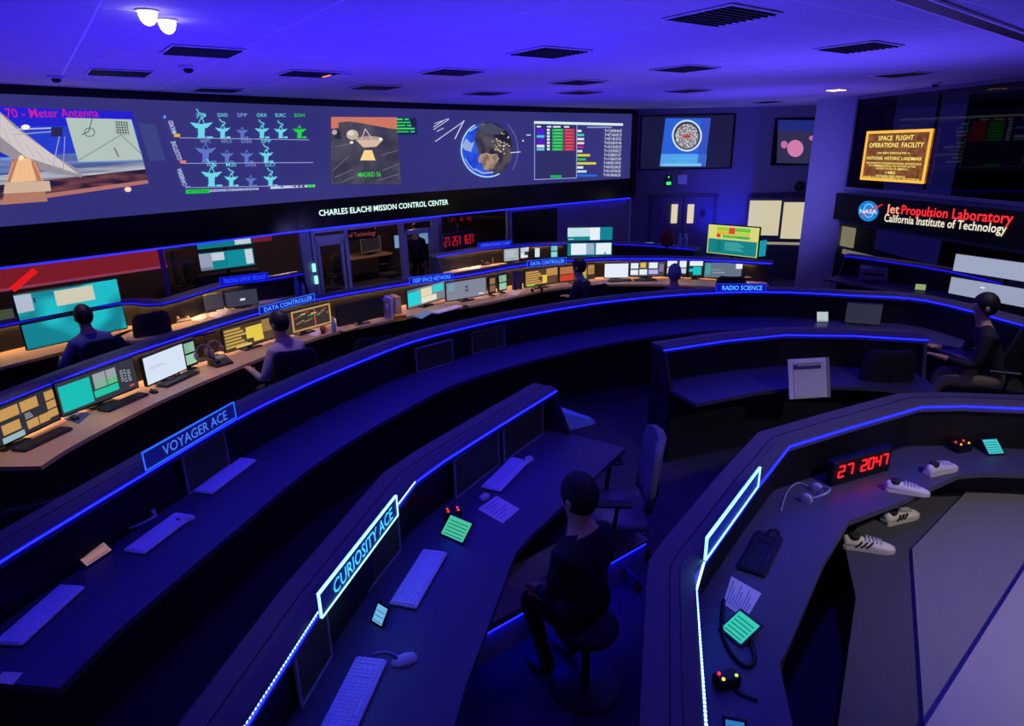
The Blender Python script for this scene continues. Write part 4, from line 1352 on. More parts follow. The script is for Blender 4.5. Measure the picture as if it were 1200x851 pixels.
# ------------------------------------------------------------------ keyboards, mice, papers
kb_case = MB().box((.22, -.07, .010), (.44, .14, .016), bev=.004)
kb_me = {}
for key, mc, mk in (('light', m_case, m_key), ('dark', m_cased, m_keyd)):
    kk = MB()
    for i in range(21):
        for j in range(5):
            if i in (14, 18) and j > 0 and j < 4:
                continue
            if j == 4 and 4 <= i <= 8:
                if i == 4:
                    kk.box((.018 + .0205 * 6, -.02 - j * .024, .021), (.096, .018, .007))
                continue
            kk.box((.015 + i * .0205, -.022 - j * .024, .021), (.017, .019, .007))
    cb = MB().box((.22, -.07, .010), (.44, .14, .016), bev=.004)
    kb_me[key] = (cb.mesh('keyboard_case', mc), kk.mesh('keyboard_keys', mk))


def child(name, me, parent):
    o = bpy.data.objects.new(name, me)
    C.objects.link(o)
    o.parent = parent
    return o


def keyboard(label, pa, pb, z, kind='light'):
    A_, B_ = at(*pa, z), at(*pb, z)
    e_ = B_ - A_
    r = thing('keyboard', label, 'keyboard', A_, math.atan2(e_.y, e_.x), 'keyboards on the consoles')
    s_ = max(.85, min(1.15, e_.length / .44))
    r.scale = (s_, 1, 1)
    child('case', kb_me[kind][0], r)
    kx = child('keys', kb_me[kind][1], r)
    kx['kind'] = 'stuff'
    return r


ZD = .732
for (lb, pa, pb, z, k) in [('pale keyboard at the left edge, lit blue, on the near desk', (-8, 757), (70, 689), ZD, 'light'), ('pale keyboard beside the small photo screen on the long console', (145, 647), (205, 603.7), ZD, 'light'), ('pale keyboard below the VOYAGER ACE sign', (227, 578), (281, 539), ZD, 'light'),
                           ('pale keyboard below the CURIOSITY ACE sign', (456, 710), (495.8, 646.7), ZD, 'light'), ('pale keyboard above the paper sheet on the front console', (563.6, 572.5), (598.7, 538.5), ZD, 'light'), ('pale keyboard cut off by the bottom edge', (372, 862), (417.6, 773), ZD, 'light'),
                           ('dark keyboard beside the white page on the right console', (863, 667), (887, 624), ZD, 'dark'), ('dark keyboard at the near left end of the warm desk', (13, 529), (70.5, 502), zdB + .002, 'dark'), ('dark keyboard under the turquoise and green monitor', (114, 482), (162, 461.6), zdB + .002, 'dark'), ('dark keyboard under the bright white monitor', (183, 453.6), (222, 436), zdB + .002, 'dark'),
                           ('pale keyboard under the grey monitor with the figure eight', (505, 367), (537, 358), zdB + .002, 'light'), ('dark keyboard under the plain bright white monitor', (712, 329), (738, 328), zdB + .002, 'dark'), ('dark keyboard under the grid of white windows', (742, 328), (768, 327.5), zdB + .002, 'dark')]:
    keyboard(lb, pa, pb, z, k)


def mouse(label, px, py, z, rz, m_=None):
    q = at(px, py, z)
    r = thing('computer_mouse', label, 'mouse', q, rz, 'computer mice')
    mb = MB()
    rows = []
    for (t, w_, h_) in ((-.055, .012, .010), (-.045, .026, .026), (-.01, .031, .036), (.03, .029, .026), (.055, .015, .012)):
        rows.append([(w_ * math.cos(a), t, max(0, h_ * math.sin(a))) for a in [math.pi * k / 8 for k in range(9)]])
    mb.grid(rows, 0, True, True)
    mb.build('shell', m_ or m_white, r, True)
    MB().box((0, .035, .028), (.006, .018, .008)).build('wheel', m_black, r)
    return r


mouse('pale mouse beside the keyboard near the far end of the front console', 618, 541, ZD, 2.5)
mouse('pale mouse on the front console near the bottom edge', 474, 775, ZD, 1.9)
mouse('pale mouse beside the keyboard on the long console left of the VOYAGER ACE sign', 217, 611, ZD, 2.2)
mouse('dark mouse above the dark keyboard on the right console', 904, 628, ZD, 2.2, m_plast)
mouse('dark mouse on the blue mat, warm desk', 87, 490.5, zdB + .008, 1.0, m_plast)
mouse('dark mouse left of the bright white monitor', 180, 460, zdB, 1.0, m_plast)
mouse('dark mouse beside the pale keyboard under the grey monitor', 546, 360, zdB, 1.0, m_plast)
mouse('dark mouse on the rear left desk by the papers', 284, 361, zdB, 1.2, m_plast)


def sheet(name, label, cat, quad, z, th, m_, group=None, marks=0, mk=(120, 120, 150)):
    qs = [at(x, y, z) for (x, y) in quad]
    c_ = sum(qs, Vector()) / 4
    r = thing(name, label, cat, (c_.x, c_.y, z), 0, group)
    mb = MB()
    mb.grid([[(q.x - c_.x, q.y - c_.y, 0) for q in qs], [(q.x - c_.x, q.y - c_.y, th) for q in qs]], 0, True, True)
    mb.build('sheet', m_, r)
    if marks:
        mb = MB()
        for k in range(marks):
            v = (k + 1.0) / (marks + 1.5)
            f_ = lambda u, v: (qs[0] * (1 - u) * (1 - v) + qs[1] * u * (1 - v) + qs[2] * u * v + qs[3] * (1 - u) * v) - c_
            u1 = .9 - .2 * (k % 3)
            pts = [f_(.1, v), f_(u1, v), f_(u1, v + .03), f_(.1, v + .03)]
            mb.poly([(q.x, q.y, th + .0006) for q in pts])
        mb.build('print', mat('ink_%d' % mk[0], mk, .8), r)
    return r


m_pmat = mat('blue_mat', (60, 80, 130), .8)
sheet('paper_sheet', 'printed sheet with a small clip on the front console desk', 'paper', [(560, 597), (582, 581.5), (609, 597), (589, 614)], ZD, .003, m_paper, marks=6)
sheet('paper_sheet', 'printed white page beside the green tablet on the right console', 'paper', [(847, 708), (857, 676), (892, 696), (874, 727)], ZD, .003, m_paper, marks=9)
sheet('paper_sheet', 'pale sheet in the bottom left corner of the desk', 'paper', [(-8, 800), (4, 788), (27, 789), (15, 803)], ZD, .003, m_paper)
sheet('mouse_mat', 'blue mouse mat on the warm desk', 'mouse mat', [(75, 491), (88, 483), (106, 485), (92, 497)], zdB, .005, m_pmat)
sheet('paper_sheet', 'warm lit loose paper on the rear left desk beside the phone', 'paper', [(220, 375), (231, 368), (246, 369), (236, 377)], zdB, .003, m_paper)
sheet('paper_sheet', 'larger warm lit paper sheet on the rear left desk', 'paper', [(241, 370), (256, 361), (271, 363), (257, 373)], zdB, .003, m_paper)
sheet('paper_sheet', 'bluish white paper behind the nearer DATA CONTROLLER sign', 'paper', [(296, 357), (312, 349), (337, 346), (325, 354)], zdB, .003, m_paper)
sheet('paper_sheet', 'small white note right of the person in grey sweater', 'paper', [(361, 393), (370, 386), (380, 389), (371, 394)], zdB, .003, m_paper)
sheet('paper_sheet', 'brown folder on the warm desk right of the small bottle', 'folder', [(396, 388), (413, 378), (421, 384), (405, 389)], zdB, .01, mat('manila', (190, 160, 110), .8))
sheet('paper_sheet', 'pale sheet under the cyan and white monitor', 'paper', [(484, 371), (498, 364), (508, 366), (494, 374)], zdB, .003, mat('blue_paper', (130, 170, 190), .8))
for (q, lb) in (([(521, 318), (530, 312.5), (538, 312), (533, 317)], 'left one of three papers on the rear right desk'), ([(535, 317), (541, 312), (551, 311), (548, 316)], 'middle one of three papers on the rear right desk'), ([(550, 316), (553, 310.5), (564, 309.5), (563, 314.5)], 'right one of three papers on the rear right desk')):
    sheet('paper_sheet', lb, 'paper', q, zdB, .003, m_paper)
sheet('paper_sheet', 'white paper below the farther DATA CONTROLLER monitors', 'paper', [(596, 346), (603, 341), (612, 341), (606, 346)], zdB, .003, m_paper)
sheet('mouse_mat', 'pale disc shaped pad under the headset beside the bright white monitor', 'mouse mat', [(190, 443), (199, 438), (208, 440), (199, 446)], zdB, .004, mat('grey_mat', (110, 112, 124), .8))


# ------------------------------------------------------------------ tablets, clock, phones, headsets
def tablet(label, quad, z, rgb, tilt=.0, name='tablet', rows=5, lift=.12):
    """tablet leaning back; quad: lower left, lower right as pixels on the desk"""
    A_, B_ = at(*quad[0], z), at(*quad[1], z)
    e_ = B_ - A_
    L_ = e_.length
    r = thing(name, label, 'tablet', A_, math.atan2(e_.y, e_.x))
    r.rotation_euler = (0, 0, math.atan2(e_.y, e_.x))
    hgt = L_ * quad[2]
    M = Matrix.Rotation(math.radians(-90 + tilt), 4, 'X') @ Matrix.Identity(4)
    M = Matrix.Rotation(math.radians(tilt), 4, 'X')
    MB().box((L_ / 2, hgt / 2, .006), (L_ + .02, hgt + .03, .012), M, bev=.004).build('body', m_bezelb, r)
    s_ = MB().poly([M @ Vector(q) for q in ((0, 0, .0125), (L_, 0, .0125), (L_, hgt, .0125), (0, hgt, .0125))]).build('screen', em(rgb, 1.0), r)
    P_ = Print(lambda u, v, lay: M @ Vector((u * L_, v * hgt, .0135)))
    dk = tuple(int(c * .55) for c in rgb)
    for k in range(rows):
        P_.poly([(.08, .08 + k / rows * .85), (.92, .08 + k / rows * .85), (.92, .13 + k / rows * .85), (.08, .13 + k / rows * .85)], dk)
    P_.mb.build('screen_picture', P_.mats, s_)
    MB().box((L_ / 2, hgt * .45 * math.cos(math.radians(tilt)), max(.01, hgt * .3 * math.sin(math.radians(tilt)) / 2)), (L_ * .5, .012, max(.012, hgt * .45 * math.sin(math.radians(tilt)) * .9))).build('prop', m_plast, r)
    return r


tablet('green lit tablet with dark lines on the front console', [(518, 626), (543, 637), .72], ZD, (70, 196, 150), 40)
tablet('green lit tablet with cable on the right console', [(846, 738), (869, 757), 1.05], ZD, (50, 200, 170), 24)
tablet('small pale blue lit panel in a dark stand on the front console', [(438, 727), (449, 734), 1.2], ZD, (110, 180, 230), 55, 'touch_panel', 3)
tablet('teal lit tablet at the far right of the right console desk', [(1158, 533), (1175, 532), 1.0], ZD, (60, 200, 200), 40)
tablet('small photo screen with pink and blue picture on the long console', [(101, 665), (130, 646), .60], ZD, (150, 110, 110), 40, 'photo_frame', 2)
tablet('pale lit small square panel left of two amber lights at the far right desk', [(957, 377), (970, 377), .9], ZD, (180, 196, 196), 70, 'touch_panel', 1)
tablet('small yellow green lit tablet on the far right console', [(1072, 340), (1084, 341), .9], zdB, (150, 170, 110), 35, 'touch_panel', 2)
tablet('small lit teal tablet on the dark far counter', [(756, 289), (766, 289), .7], .75, (60, 150, 170), 30, 'touch_panel', 2)
tablet('blue glowing corner of a tablet at the bottom of the right console', [(850, 858), (872, 862), .6], ZD, (40, 120, 190), 30, 'touch_panel', 2)

# red digital clock
A_, B_ = at(981, 559, .80), at(1041, 542, .80)
e_ = B_ - A_
rz = math.atan2(e_.y, e_.x)
ck = thing('digital_clock', 'black digital clock with glowing red digits on the right console', 'clock', (A_.x, A_.y, .73), rz)
Lc = e_.length
MB().box((Lc / 2, .035, .085), (Lc + .06, .06, .17), bev=.008).build('case', m_black, ck)
SEG = {'0': 'abcdef', '1': 'bc', '2': 'abged', '3': 'abgcd', '4': 'fgbc', '5': 'afgcd', '6': 'afgedc', '7': 'abc', '8': 'abcdefg', '9': 'abfgcd'}


def digits(s_, x0, x1, z0, h, parent, y, m_):
    n = len(s_)
    w_ = (x1 - x0) / n
    for i, ch in enumerate(s_):
        if ch not in SEG:
            continue
        mb = MB()
        cx, hw, t = x0 + (i + .5) * w_, w_ * .32, h * .11
        bars = {'a': (0, h, hw * 2, t), 'g': (0, h / 2, hw * 2, t), 'd': (0, 0, hw * 2, t), 'b': (hw, h * .75, t, h / 2), 'c': (hw, h * .25, t, h / 2), 'f': (-hw, h * .75, t, h / 2), 'e': (-hw, h * .25, t, h / 2)}
        for k in SEG[ch]:
            bx_, bz_, bw_, bh_ = bars[k]
            mb.box((cx + bx_, y, z0 + bz_), (bw_, .004, bh_))
        mb.build('digit', m_, parent)


m_redled = em((255, 22, 30), 2.6)
digits('27', 0, Lc * .32, .06, .075, ck, 0.002, m_redled)
digits('2047', Lc * .44, Lc * 1.0, .06, .075, ck, 0.002, m_redled)


def led_box(label, px, py, z, lights, size=(.1, .06, .05)):
    q = at(px, py, z)
    r = thing('indicator_box', label, 'control box', q, .3)
    MB().box((0, 0, size[2] / 2), size, bev=.006).build('case', m_black, r)
    for k, c_ in enumerate(lights):
        MB().ball((-size[0] * .3 + (k % 2) * size[0] * .6, -size[1] * .3 + (k // 2) * size[1] * .5, size[2] + .003), .007, 8).build('indicator_lamp', em(c_, 2.5), r)
    return r


R_, Y_, A2_ = (255, 40, 30), (230, 200, 50), (255, 150, 40)
led_box('small black box with red indicator lamps behind the green tablet, front console', 531, 606, ZD, [R_, R_, R_, (200, 40, 90)])
led_box('small black box with a red and a yellow lamp near the cable, right console', 851, 802, ZD, [Y_, (150, 170, 60), R_])
led_box('black box with orange lamps far along the right console desk', 1125, 528, ZD, [A2_, A2_, R_, R_], (.12, .08, .06))
led_box('small box with one amber lamp left of the pale square panel', 947, 371, ZD + .0, [A2_], (.06, .05, .05))
led_box('small box with one amber lamp right of the pale square panel', 975, 371, ZD + .0, [A2_], (.06, .05, .05))


def desk_phone(label, px, py, z, rz, m_=None, group='desk phones'):
    m_ = m_ or m_plast
    q = at(px, py, z)
    r = thing('desk_phone', label, 'phone', q, rz, group)
    mb = MB()
    mb.grid([[(-.1, -.09, 0), (.1, -.09, 0), (.1, .09, 0), (-.1, .09, 0)], [(-.1, -.09, .02), (.1, -.09, .02), (.1, .09, .08), (-.1, .09, .08)]], 0, True, True)
    mb.build('base', m_, r)
    MB().tube([(-.07, -.08, .05), (-.07, -.04, .085), (-.07, .05, .115), (-.07, .085, .10)], [.024, .016, .016, .024], 8).build('handset', m_, r, True)
    MB().poly([(-.02, .03, .066), (.08, .03, .066), (.08, .07, .079), (-.02, .07, .079)]).build('display', em((120, 130, 150), .6), r)
    mb = MB()
    for i in range(3):
        for j in range(4):
            mb.box((.0 + i * .03, -.06 + j * .022, .034 + j * .0075), (.02, .014, .012))
    mb.build('keypad', m_metal, r)
    return r


desk_phone('black desk phone beside the two headsets on the warm desk', 259, 427, zdB, .9)
desk_phone('pale desk phone beside the pale green screens on the rear left desk', 213, 376, zdB, .9, m_beige)
desk_phone('dark desk phone on the rear right desk behind the papers', 568, 310, zdB, .4)


def headset(label, px, py, z, rz, m_=None, lean=20):
    m_ = m_ or m_plast
    q = at(px, py, z)
    r = thing('headset', label, 'headset', q, rz, 'headsets on the consoles')
    M = Matrix.Rotation(math.radians(lean), 4, 'X')
    pts = [M @ Vector((.085 * math.cos(t), 0, .055 + .10 * math.sin(t))) for t in [math.pi * k / 12 for k in range(13)]]
    MB().tube(pts, .008, 6).build('headband', m_, r, True)
    for s_ in (-1, 1):
        MB().lathe([(.02, -.012), (.038, -.010), (.038, .010), (.02, .014)], n=14, M=M @ Matrix.Translation((s_ * .085, 0, .045)) @ Matrix.Rotation(math.radians(90), 4, 'Y')).build('ear_cup', m_, r, True)
    MB().tube([M @ Vector(v) for v in ((-.085, 0, .04), (-.075, -.06, .02), (-.02, -.1, .015))], .004, 5).build('microphone_boom', m_, r)
    return r


headset('dark headset with pale ear cup on the right console behind the mouse', 943, 580, ZD, .8, m_bezel, 60)
headset('left hanging headset on the warm desk beside the pale green screens', 240, 420, zdB + .12, .9, mat('headset_mauve', (130, 105, 130), .5), 0)
headset('right hanging headset on the warm desk beside the pale green screens', 252, 415, zdB + .12, .9, mat('headset_mauve', (130, 105, 130), .5), 0)
headset('headset lying on the round pad beside the white monitor', 199, 441, zdB + .005, .5, m_plast, 75)
headset('black headset on the warm desk beneath the far orange monitors', 628, 341, zdB, .4, m_plast, 60)
headset('dark headset lying on the long console near the photo screen', 158, 612, ZD, 1.1, m_bezel, 70)
# rack the two headsets hang on
hr = thing('headset_rack', 'dark headset rack carrying two mauve headsets on the warm desk', 'rack', at(246, 421, zdB), .9)
MB().box((0, .03, .01), (.26, .1, .02), bev=.004).build('foot', m_plast, hr)
MB().tube([(0, .04, .02), (0, .04, .30)], .012, 8).build('pole', m_plast, hr)
MB().box((0, .03, .29), (.26, .02, .02)).build('crossbar', m_plast, hr)
hp = thing('handset_panel', 'grey handset panel between pale green screens and orange monitors', 'intercom', at(607, 341, zdB), .45)
MB().box((0, .03, .17), (.17, .04, .30), bev=.01).build('panel', mat('panel_mauve', (96, 84, 112), .5), hp)
for k in (-1, 1):
    MB().tube([(k * .05, -.01, .03), (k * .05, -.03, .08), (k * .05, -.01, .14)], [.022, .014, .022], 8).build('handset', m_plast, hp, True)


def bottle(label, px, py, z, h, r_, m_, cap):
    q = at(px, py, z)
    r = thing('bottle', label, 'bottle', q, 0, 'bottles on the desks')
    MB().lathe([(r_ * .95, 0), (r_, .01), (r_, h * .6), (r_ * .9, h * .7), (r_ * .4, h * .86), (r_ * .4, h * .93)], n=14).build('body', m_, r, True)
    MB().lathe([(r_ * .46, h * .92), (r_ * .46, h), (r_ * .3, h)], n=12).build('cap', cap, r)
    return r


m_pet = mat('clear_bottle', (130, 170, 210), .15)
m_blueb = mat('blue_bottle', (70, 130, 200), .25)
bottle('clear water bottle beside the red and green bar monitor', 392, 389, zdB, .2, .03, m_pet, m_white)
bottle('larger pale blue bottle behind the nearer DATA CONTROLLER sign', 349, 346, zdB, .30, .05, m_blueb, m_white)
bottle('slim clear bottle right of the larger pale blue bottle', 356, 346, zdB, .22, .03, m_pet, m_blueb)
bottle('slim steel bottle at the left of the rear desk chairs', 309.5, 351, zdB, .28, .03, m_metal, m_black)
bottle('small brown bottle on the rear right desk', 577, 309, zdB, .18, .03, mat('brown_bottle', (120, 90, 60), .4), m_white)
cp = thing('coffee_cup', 'small reddish cup beside the small white note on the warm desk', 'cup', at(379, 391, zdB))
MB().lathe([(.028, 0), (.038, .09), (.034, .09), (.026, .008)], n=16).build('cup', mat('cup_red', (130, 50, 40), .5), cp, True)
MB().tube([(.036, 0, .07), (.06, 0, .065), (.06, 0, .03), (.032, 0, .022)], .005, 6).build('handle', mat('cup_red', (130, 50, 40), .5), cp, True)


def binder(label, px, py, z, rz, m_, h=.3, w_=.06):
    r = thing('ring_binder', label, 'binder', at(px, py, z), rz, 'binders on the warm desk')
    MB().box((0, .12, h / 2), (w_, .24, h), bev=.004).build('cover', m_, r)
    MB().box((0, .0, h * .72), (w_ * .6, .004, h * .25)).build('spine_label', m_paper, r)
    MB().box((0, .12, h / 2 + .004), (w_ * .75, .225, h - .012)).build('pages', m_paper, r)
    return r


binder('pale mauve binder right of the switched off monitor', 455, 374, zdB, .5, mat('binder_mauve', (150, 140, 170), .6), .26)
binder('white binder between the mauve and the cream binder', 461, 373, zdB, .5, m_white, .28)
binder('cream yellow binder left of the cyan and white monitor', 468, 373, zdB, .5, mat('binder_cream', (226, 196, 120), .6), .3, .09)
bxx = thing('storage_box', 'yellow box in front of the cream yellow binder', 'box', at(470, 376, zdB), .5)
MB().box((0, .03, .035), (.16, .08, .07), bev=.004).build('body', mat('yellow_box', (220, 170, 50), .6), bxx)
MB().box((0, .03, .074), (.168, .088, .012), bev=.003).build('lid', mat('yellow_box', (220, 170, 50), .6), bxx)


def printer(label, px, py, z, rz, m_, s_=1.0):
    r = thing('desk_printer', label, 'printer', at(px, py, z), rz)
    MB().box((0, .2 * s_, .11 * s_), (.42 * s_, .36 * s_, .22 * s_), bev=.012).build('body', m_, r)
    MB().box((0, .0, .06 * s_), (.30 * s_, .08 * s_, .015)).build('paper_tray', m_, r)
    MB().box((0, .015, .13 * s_), (.30 * s_, .01, .04 * s_)).build('paper_slot', m_black, r)
    MB().box((.08 * s_, .1 * s_, .222 * s_), (.2 * s_, .1 * s_, .008)).build('control_panel', m_bezelb, r)
    return r


printer('beige printer behind the RADIO SCIENCE sign', 884, 329, zdB, -.1, m_beige, 1.1)
printer('grey printer on the far right console below the laboratory sign', 1022, 331, zdB, -.5, mat('printer_grey', (110, 112, 124), .5), 1.0)


def cable(label, pts, z, r_=.006, m_=None):
    q = [at(x, y, z) + Vector((0, 0, r_)) for (x, y) in pts]
    c_ = q[0]
    o = MB().tube([v - c_ for v in catmull(q, 6)], r_, 6).build('cable', m_ or m_plast, None, True)
    o.location = c_
    tag(o, label, 'cable', 'cables on the desks')
    return o


cable('dark cable looped around the green tablet on the right console', [(848, 705), (846, 740), (856, 765), (872, 782), (884, 776), (880, 755), (872, 740)], ZD, .009)
cable('thin cable with pale plug near the bottom of the right console', [(856, 800), (864, 812), (876, 818), (888, 822)], ZD, .006)
cable('pale cable curving to the headset on the right console', [(915, 600), (922, 578), (934, 567), (946, 570)], ZD, .005, m_bezel)
cable('thin cable running to the mouse near the bottom of the front console', [(438, 768), (450, 765), (462, 768), (472, 772)], ZD, .004, m_bezel)
cable('dark cable trailing over the long console beside the photo screen', [(120, 640), (132, 628), (146, 622), (158, 610)], ZD, .006)

# angular clear blue stand at the far end of the front console
A_, B_ = at(657, 507, ZD), at(697, 497, ZD)
e_ = B_ - A_
ac = thing('acrylic_stand', 'pale blue angular acrylic stand at the far end of the front console', 'stand', A_, math.atan2(e_.y, e_.x))
La = e_.length
m_acr = mat('acrylic_blue', (150, 190, 245), .25)
mb = MB()
mb.grid([[(0, 0, 0), (La, 0, 0), (La, 0, .03), (0, 0, .17)], [(.03, .16, 0), (La, .10, 0), (La, .10, .03), (.03, .16, .17)]], 0, True, True)
mb.build('wedge', m_acr, ac)
mb = MB()
for k in range(10):
    t0, t1 = k / 10 * math.pi / 2, (k + 1) / 10 * math.pi / 2
    f_ = lambda t, r_: Vector((.004 + r_ * math.sin(t), -.002, .006 + r_ * math.cos(t)))
    mb.poly([f_(t0, .085), f_(t1, .085), f_(t1, .1), f_(t0, .1)])
mb.build('arc_mark', m_white, ac)
MB().poly([(.01, -.001, .006), (.075, -.001, .006), (.055, -.001, .06), (.01, -.001, .08)]).build('white_patch', m_white, ac)

# ------------------------------------------------------------------ chairs
def make_chair(label, loc, rz, fab=None, plast=None, arms=True):
    fab, plast = fab or m_fab, plast or m_plast
    r = thing('office_chair', label, 'chair', loc, rz, 'office chairs at the consoles')
    mb = MB()
    rows = []
    for (y, z, hw) in ((-.24, .44, .20), (-.22, .485, .235), (0, .475, .25), (.2, .49, .235), (.245, .45, .20)):
        rows.append([(-hw, y, z), (-hw * .5, y, z + .012), (hw * .5, y, z + .012), (hw, y, z), (hw * .92, y, z - .05), (-hw * .92, y, z - .05)])
    mb.grid(rows, 0, True, True)
    mb.build('seat', fab, r, True)
    mb = MB()
    rows = []
    for (z, y, hw) in ((.56, -.235, .17), (.60, -.25, .215), (.75, -.265, .235), (.92, -.285, .225), (1.0, -.30, .20), (1.03, -.305, .15)):
        rows.append([(-hw, y + .05, z), (-hw * .5, y + .015, z), (hw * .5, y + .015, z), (hw, y + .05, z), (hw * .95, y, z), (hw * .4, y - .035, z), (-hw * .4, y - .035, z), (-hw * .95, y, z)])
    mb.grid(rows, 0, True, True)
    mb.build('backrest', fab, r, True)
    MB().tube([(0, -.12, .43), (0, -.26, .45), (0, -.30, .60), (0, -.30, .8)], .022, 6).build('back_bar', plast, r)
    if arms:
        for s in (-1, 1):
            mb = MB().tube([(s * .2, .0, .43), (s * .29, .0, .46), (s * .29, -.02, .66)], .016, 6)
            mb.box((s * .285, .02, .675), (.07, .26, .03), bev=.01)
            mb.build('armrest', plast, r)
    MB().tube([(0, 0, .10), (0, 0, .43)], .028, 10).build('gas_column', m_metal, r)
    mb = MB()
    for k in range(5):
        a = 2 * math.pi * k / 5
        mb.tube([(0, 0, .11), (.16 * math.cos(a), .16 * math.sin(a), .095), (.30 * math.cos(a), .30 * math.sin(a), .07)], [.03, .024, .018], 6)
    mb.build('star_base', plast, r)
    for k in range(5):
        a = 2 * math.pi * k / 5
        MB().lathe([(.018, -.02), (.03, -.018), (.03, .018), (.018, .02)], n=10, M=Matrix.Translation((.30 * math.cos(a), .30 * math.sin(a), .031)) @ Matrix.Rotation(a, 4, 'Z') @ Matrix.Rotation(math.radians(90), 4, 'X')).build('caster', plast, r)
    return r


# ------------------------------------------------------------------ people
def skinned(name, joints, links, mats, classify, parent, sub=2):
    """joints: name -> (pos, radius); grows one continuous surface over the skeleton"""
    keys = list(joints)
    idx = {k: i for i, k in enumerate(keys)}
    me = bpy.data.meshes.new(name + '_skeleton')
    me.from_pydata([joints[k][0] for k in keys], [(idx[a], idx[b]) for (a, b) in links], [])
    ob = bpy.data.objects.new(name + '_skeleton', me)
    C.objects.link(ob)
    md = ob.modifiers.new('skin', 'SKIN')
    md.use_smooth_shade = True
    if not me.skin_vertices:
        bpy.context.view_layer.objects.active = ob
        bm = bmesh.new()
        bm.from_mesh(me)
        bm.verts.layers.skin.verify()
        bm.to_mesh(me)
        bm.free()
    for i, k in enumerate(keys):
        r_ = joints[k][1]
        sv = me.skin_vertices[0].data[i]
        sv.radius = r_ if isinstance(r_, tuple) else (r_, r_)
        sv.use_root = (k == 'pelvis')
    ss = ob.modifiers.new('sub', 'SUBSURF')
    ss.levels = ss.render_levels = sub
    dg = bpy.context.evaluated_depsgraph_get()
    out = bpy.data.meshes.new_from_object(ob.evaluated_get(dg))
    bpy.data.objects.remove(ob)
    bpy.data.meshes.remove(me)
    out.name = name
    out.materials.clear()
    for q in mats:
        out.materials.append(q)
    seg = [(Vector(joints[a][0]), Vector(joints[b][0]), a, b) for (a, b) in links]
    for f in out.polygons:
        c_ = f.center
        best = None
        for (p0, p1, a, b) in seg:
            d_ = p1 - p0
            t = max(0, min(1, (c_ - p0).dot(d_) / max(1e-9, d_.length_squared)))
            dd = (p0 + d_ * t - c_).length
            if best is None or dd < best[0]:
                best = (dd, a, b, t)
        f.material_index = classify(best[1], best[2], best[3], c_)
        f.use_smooth = True
    o = bpy.data.objects.new(name, out)
    C.objects.link(o)
    o.parent = parent
    return o


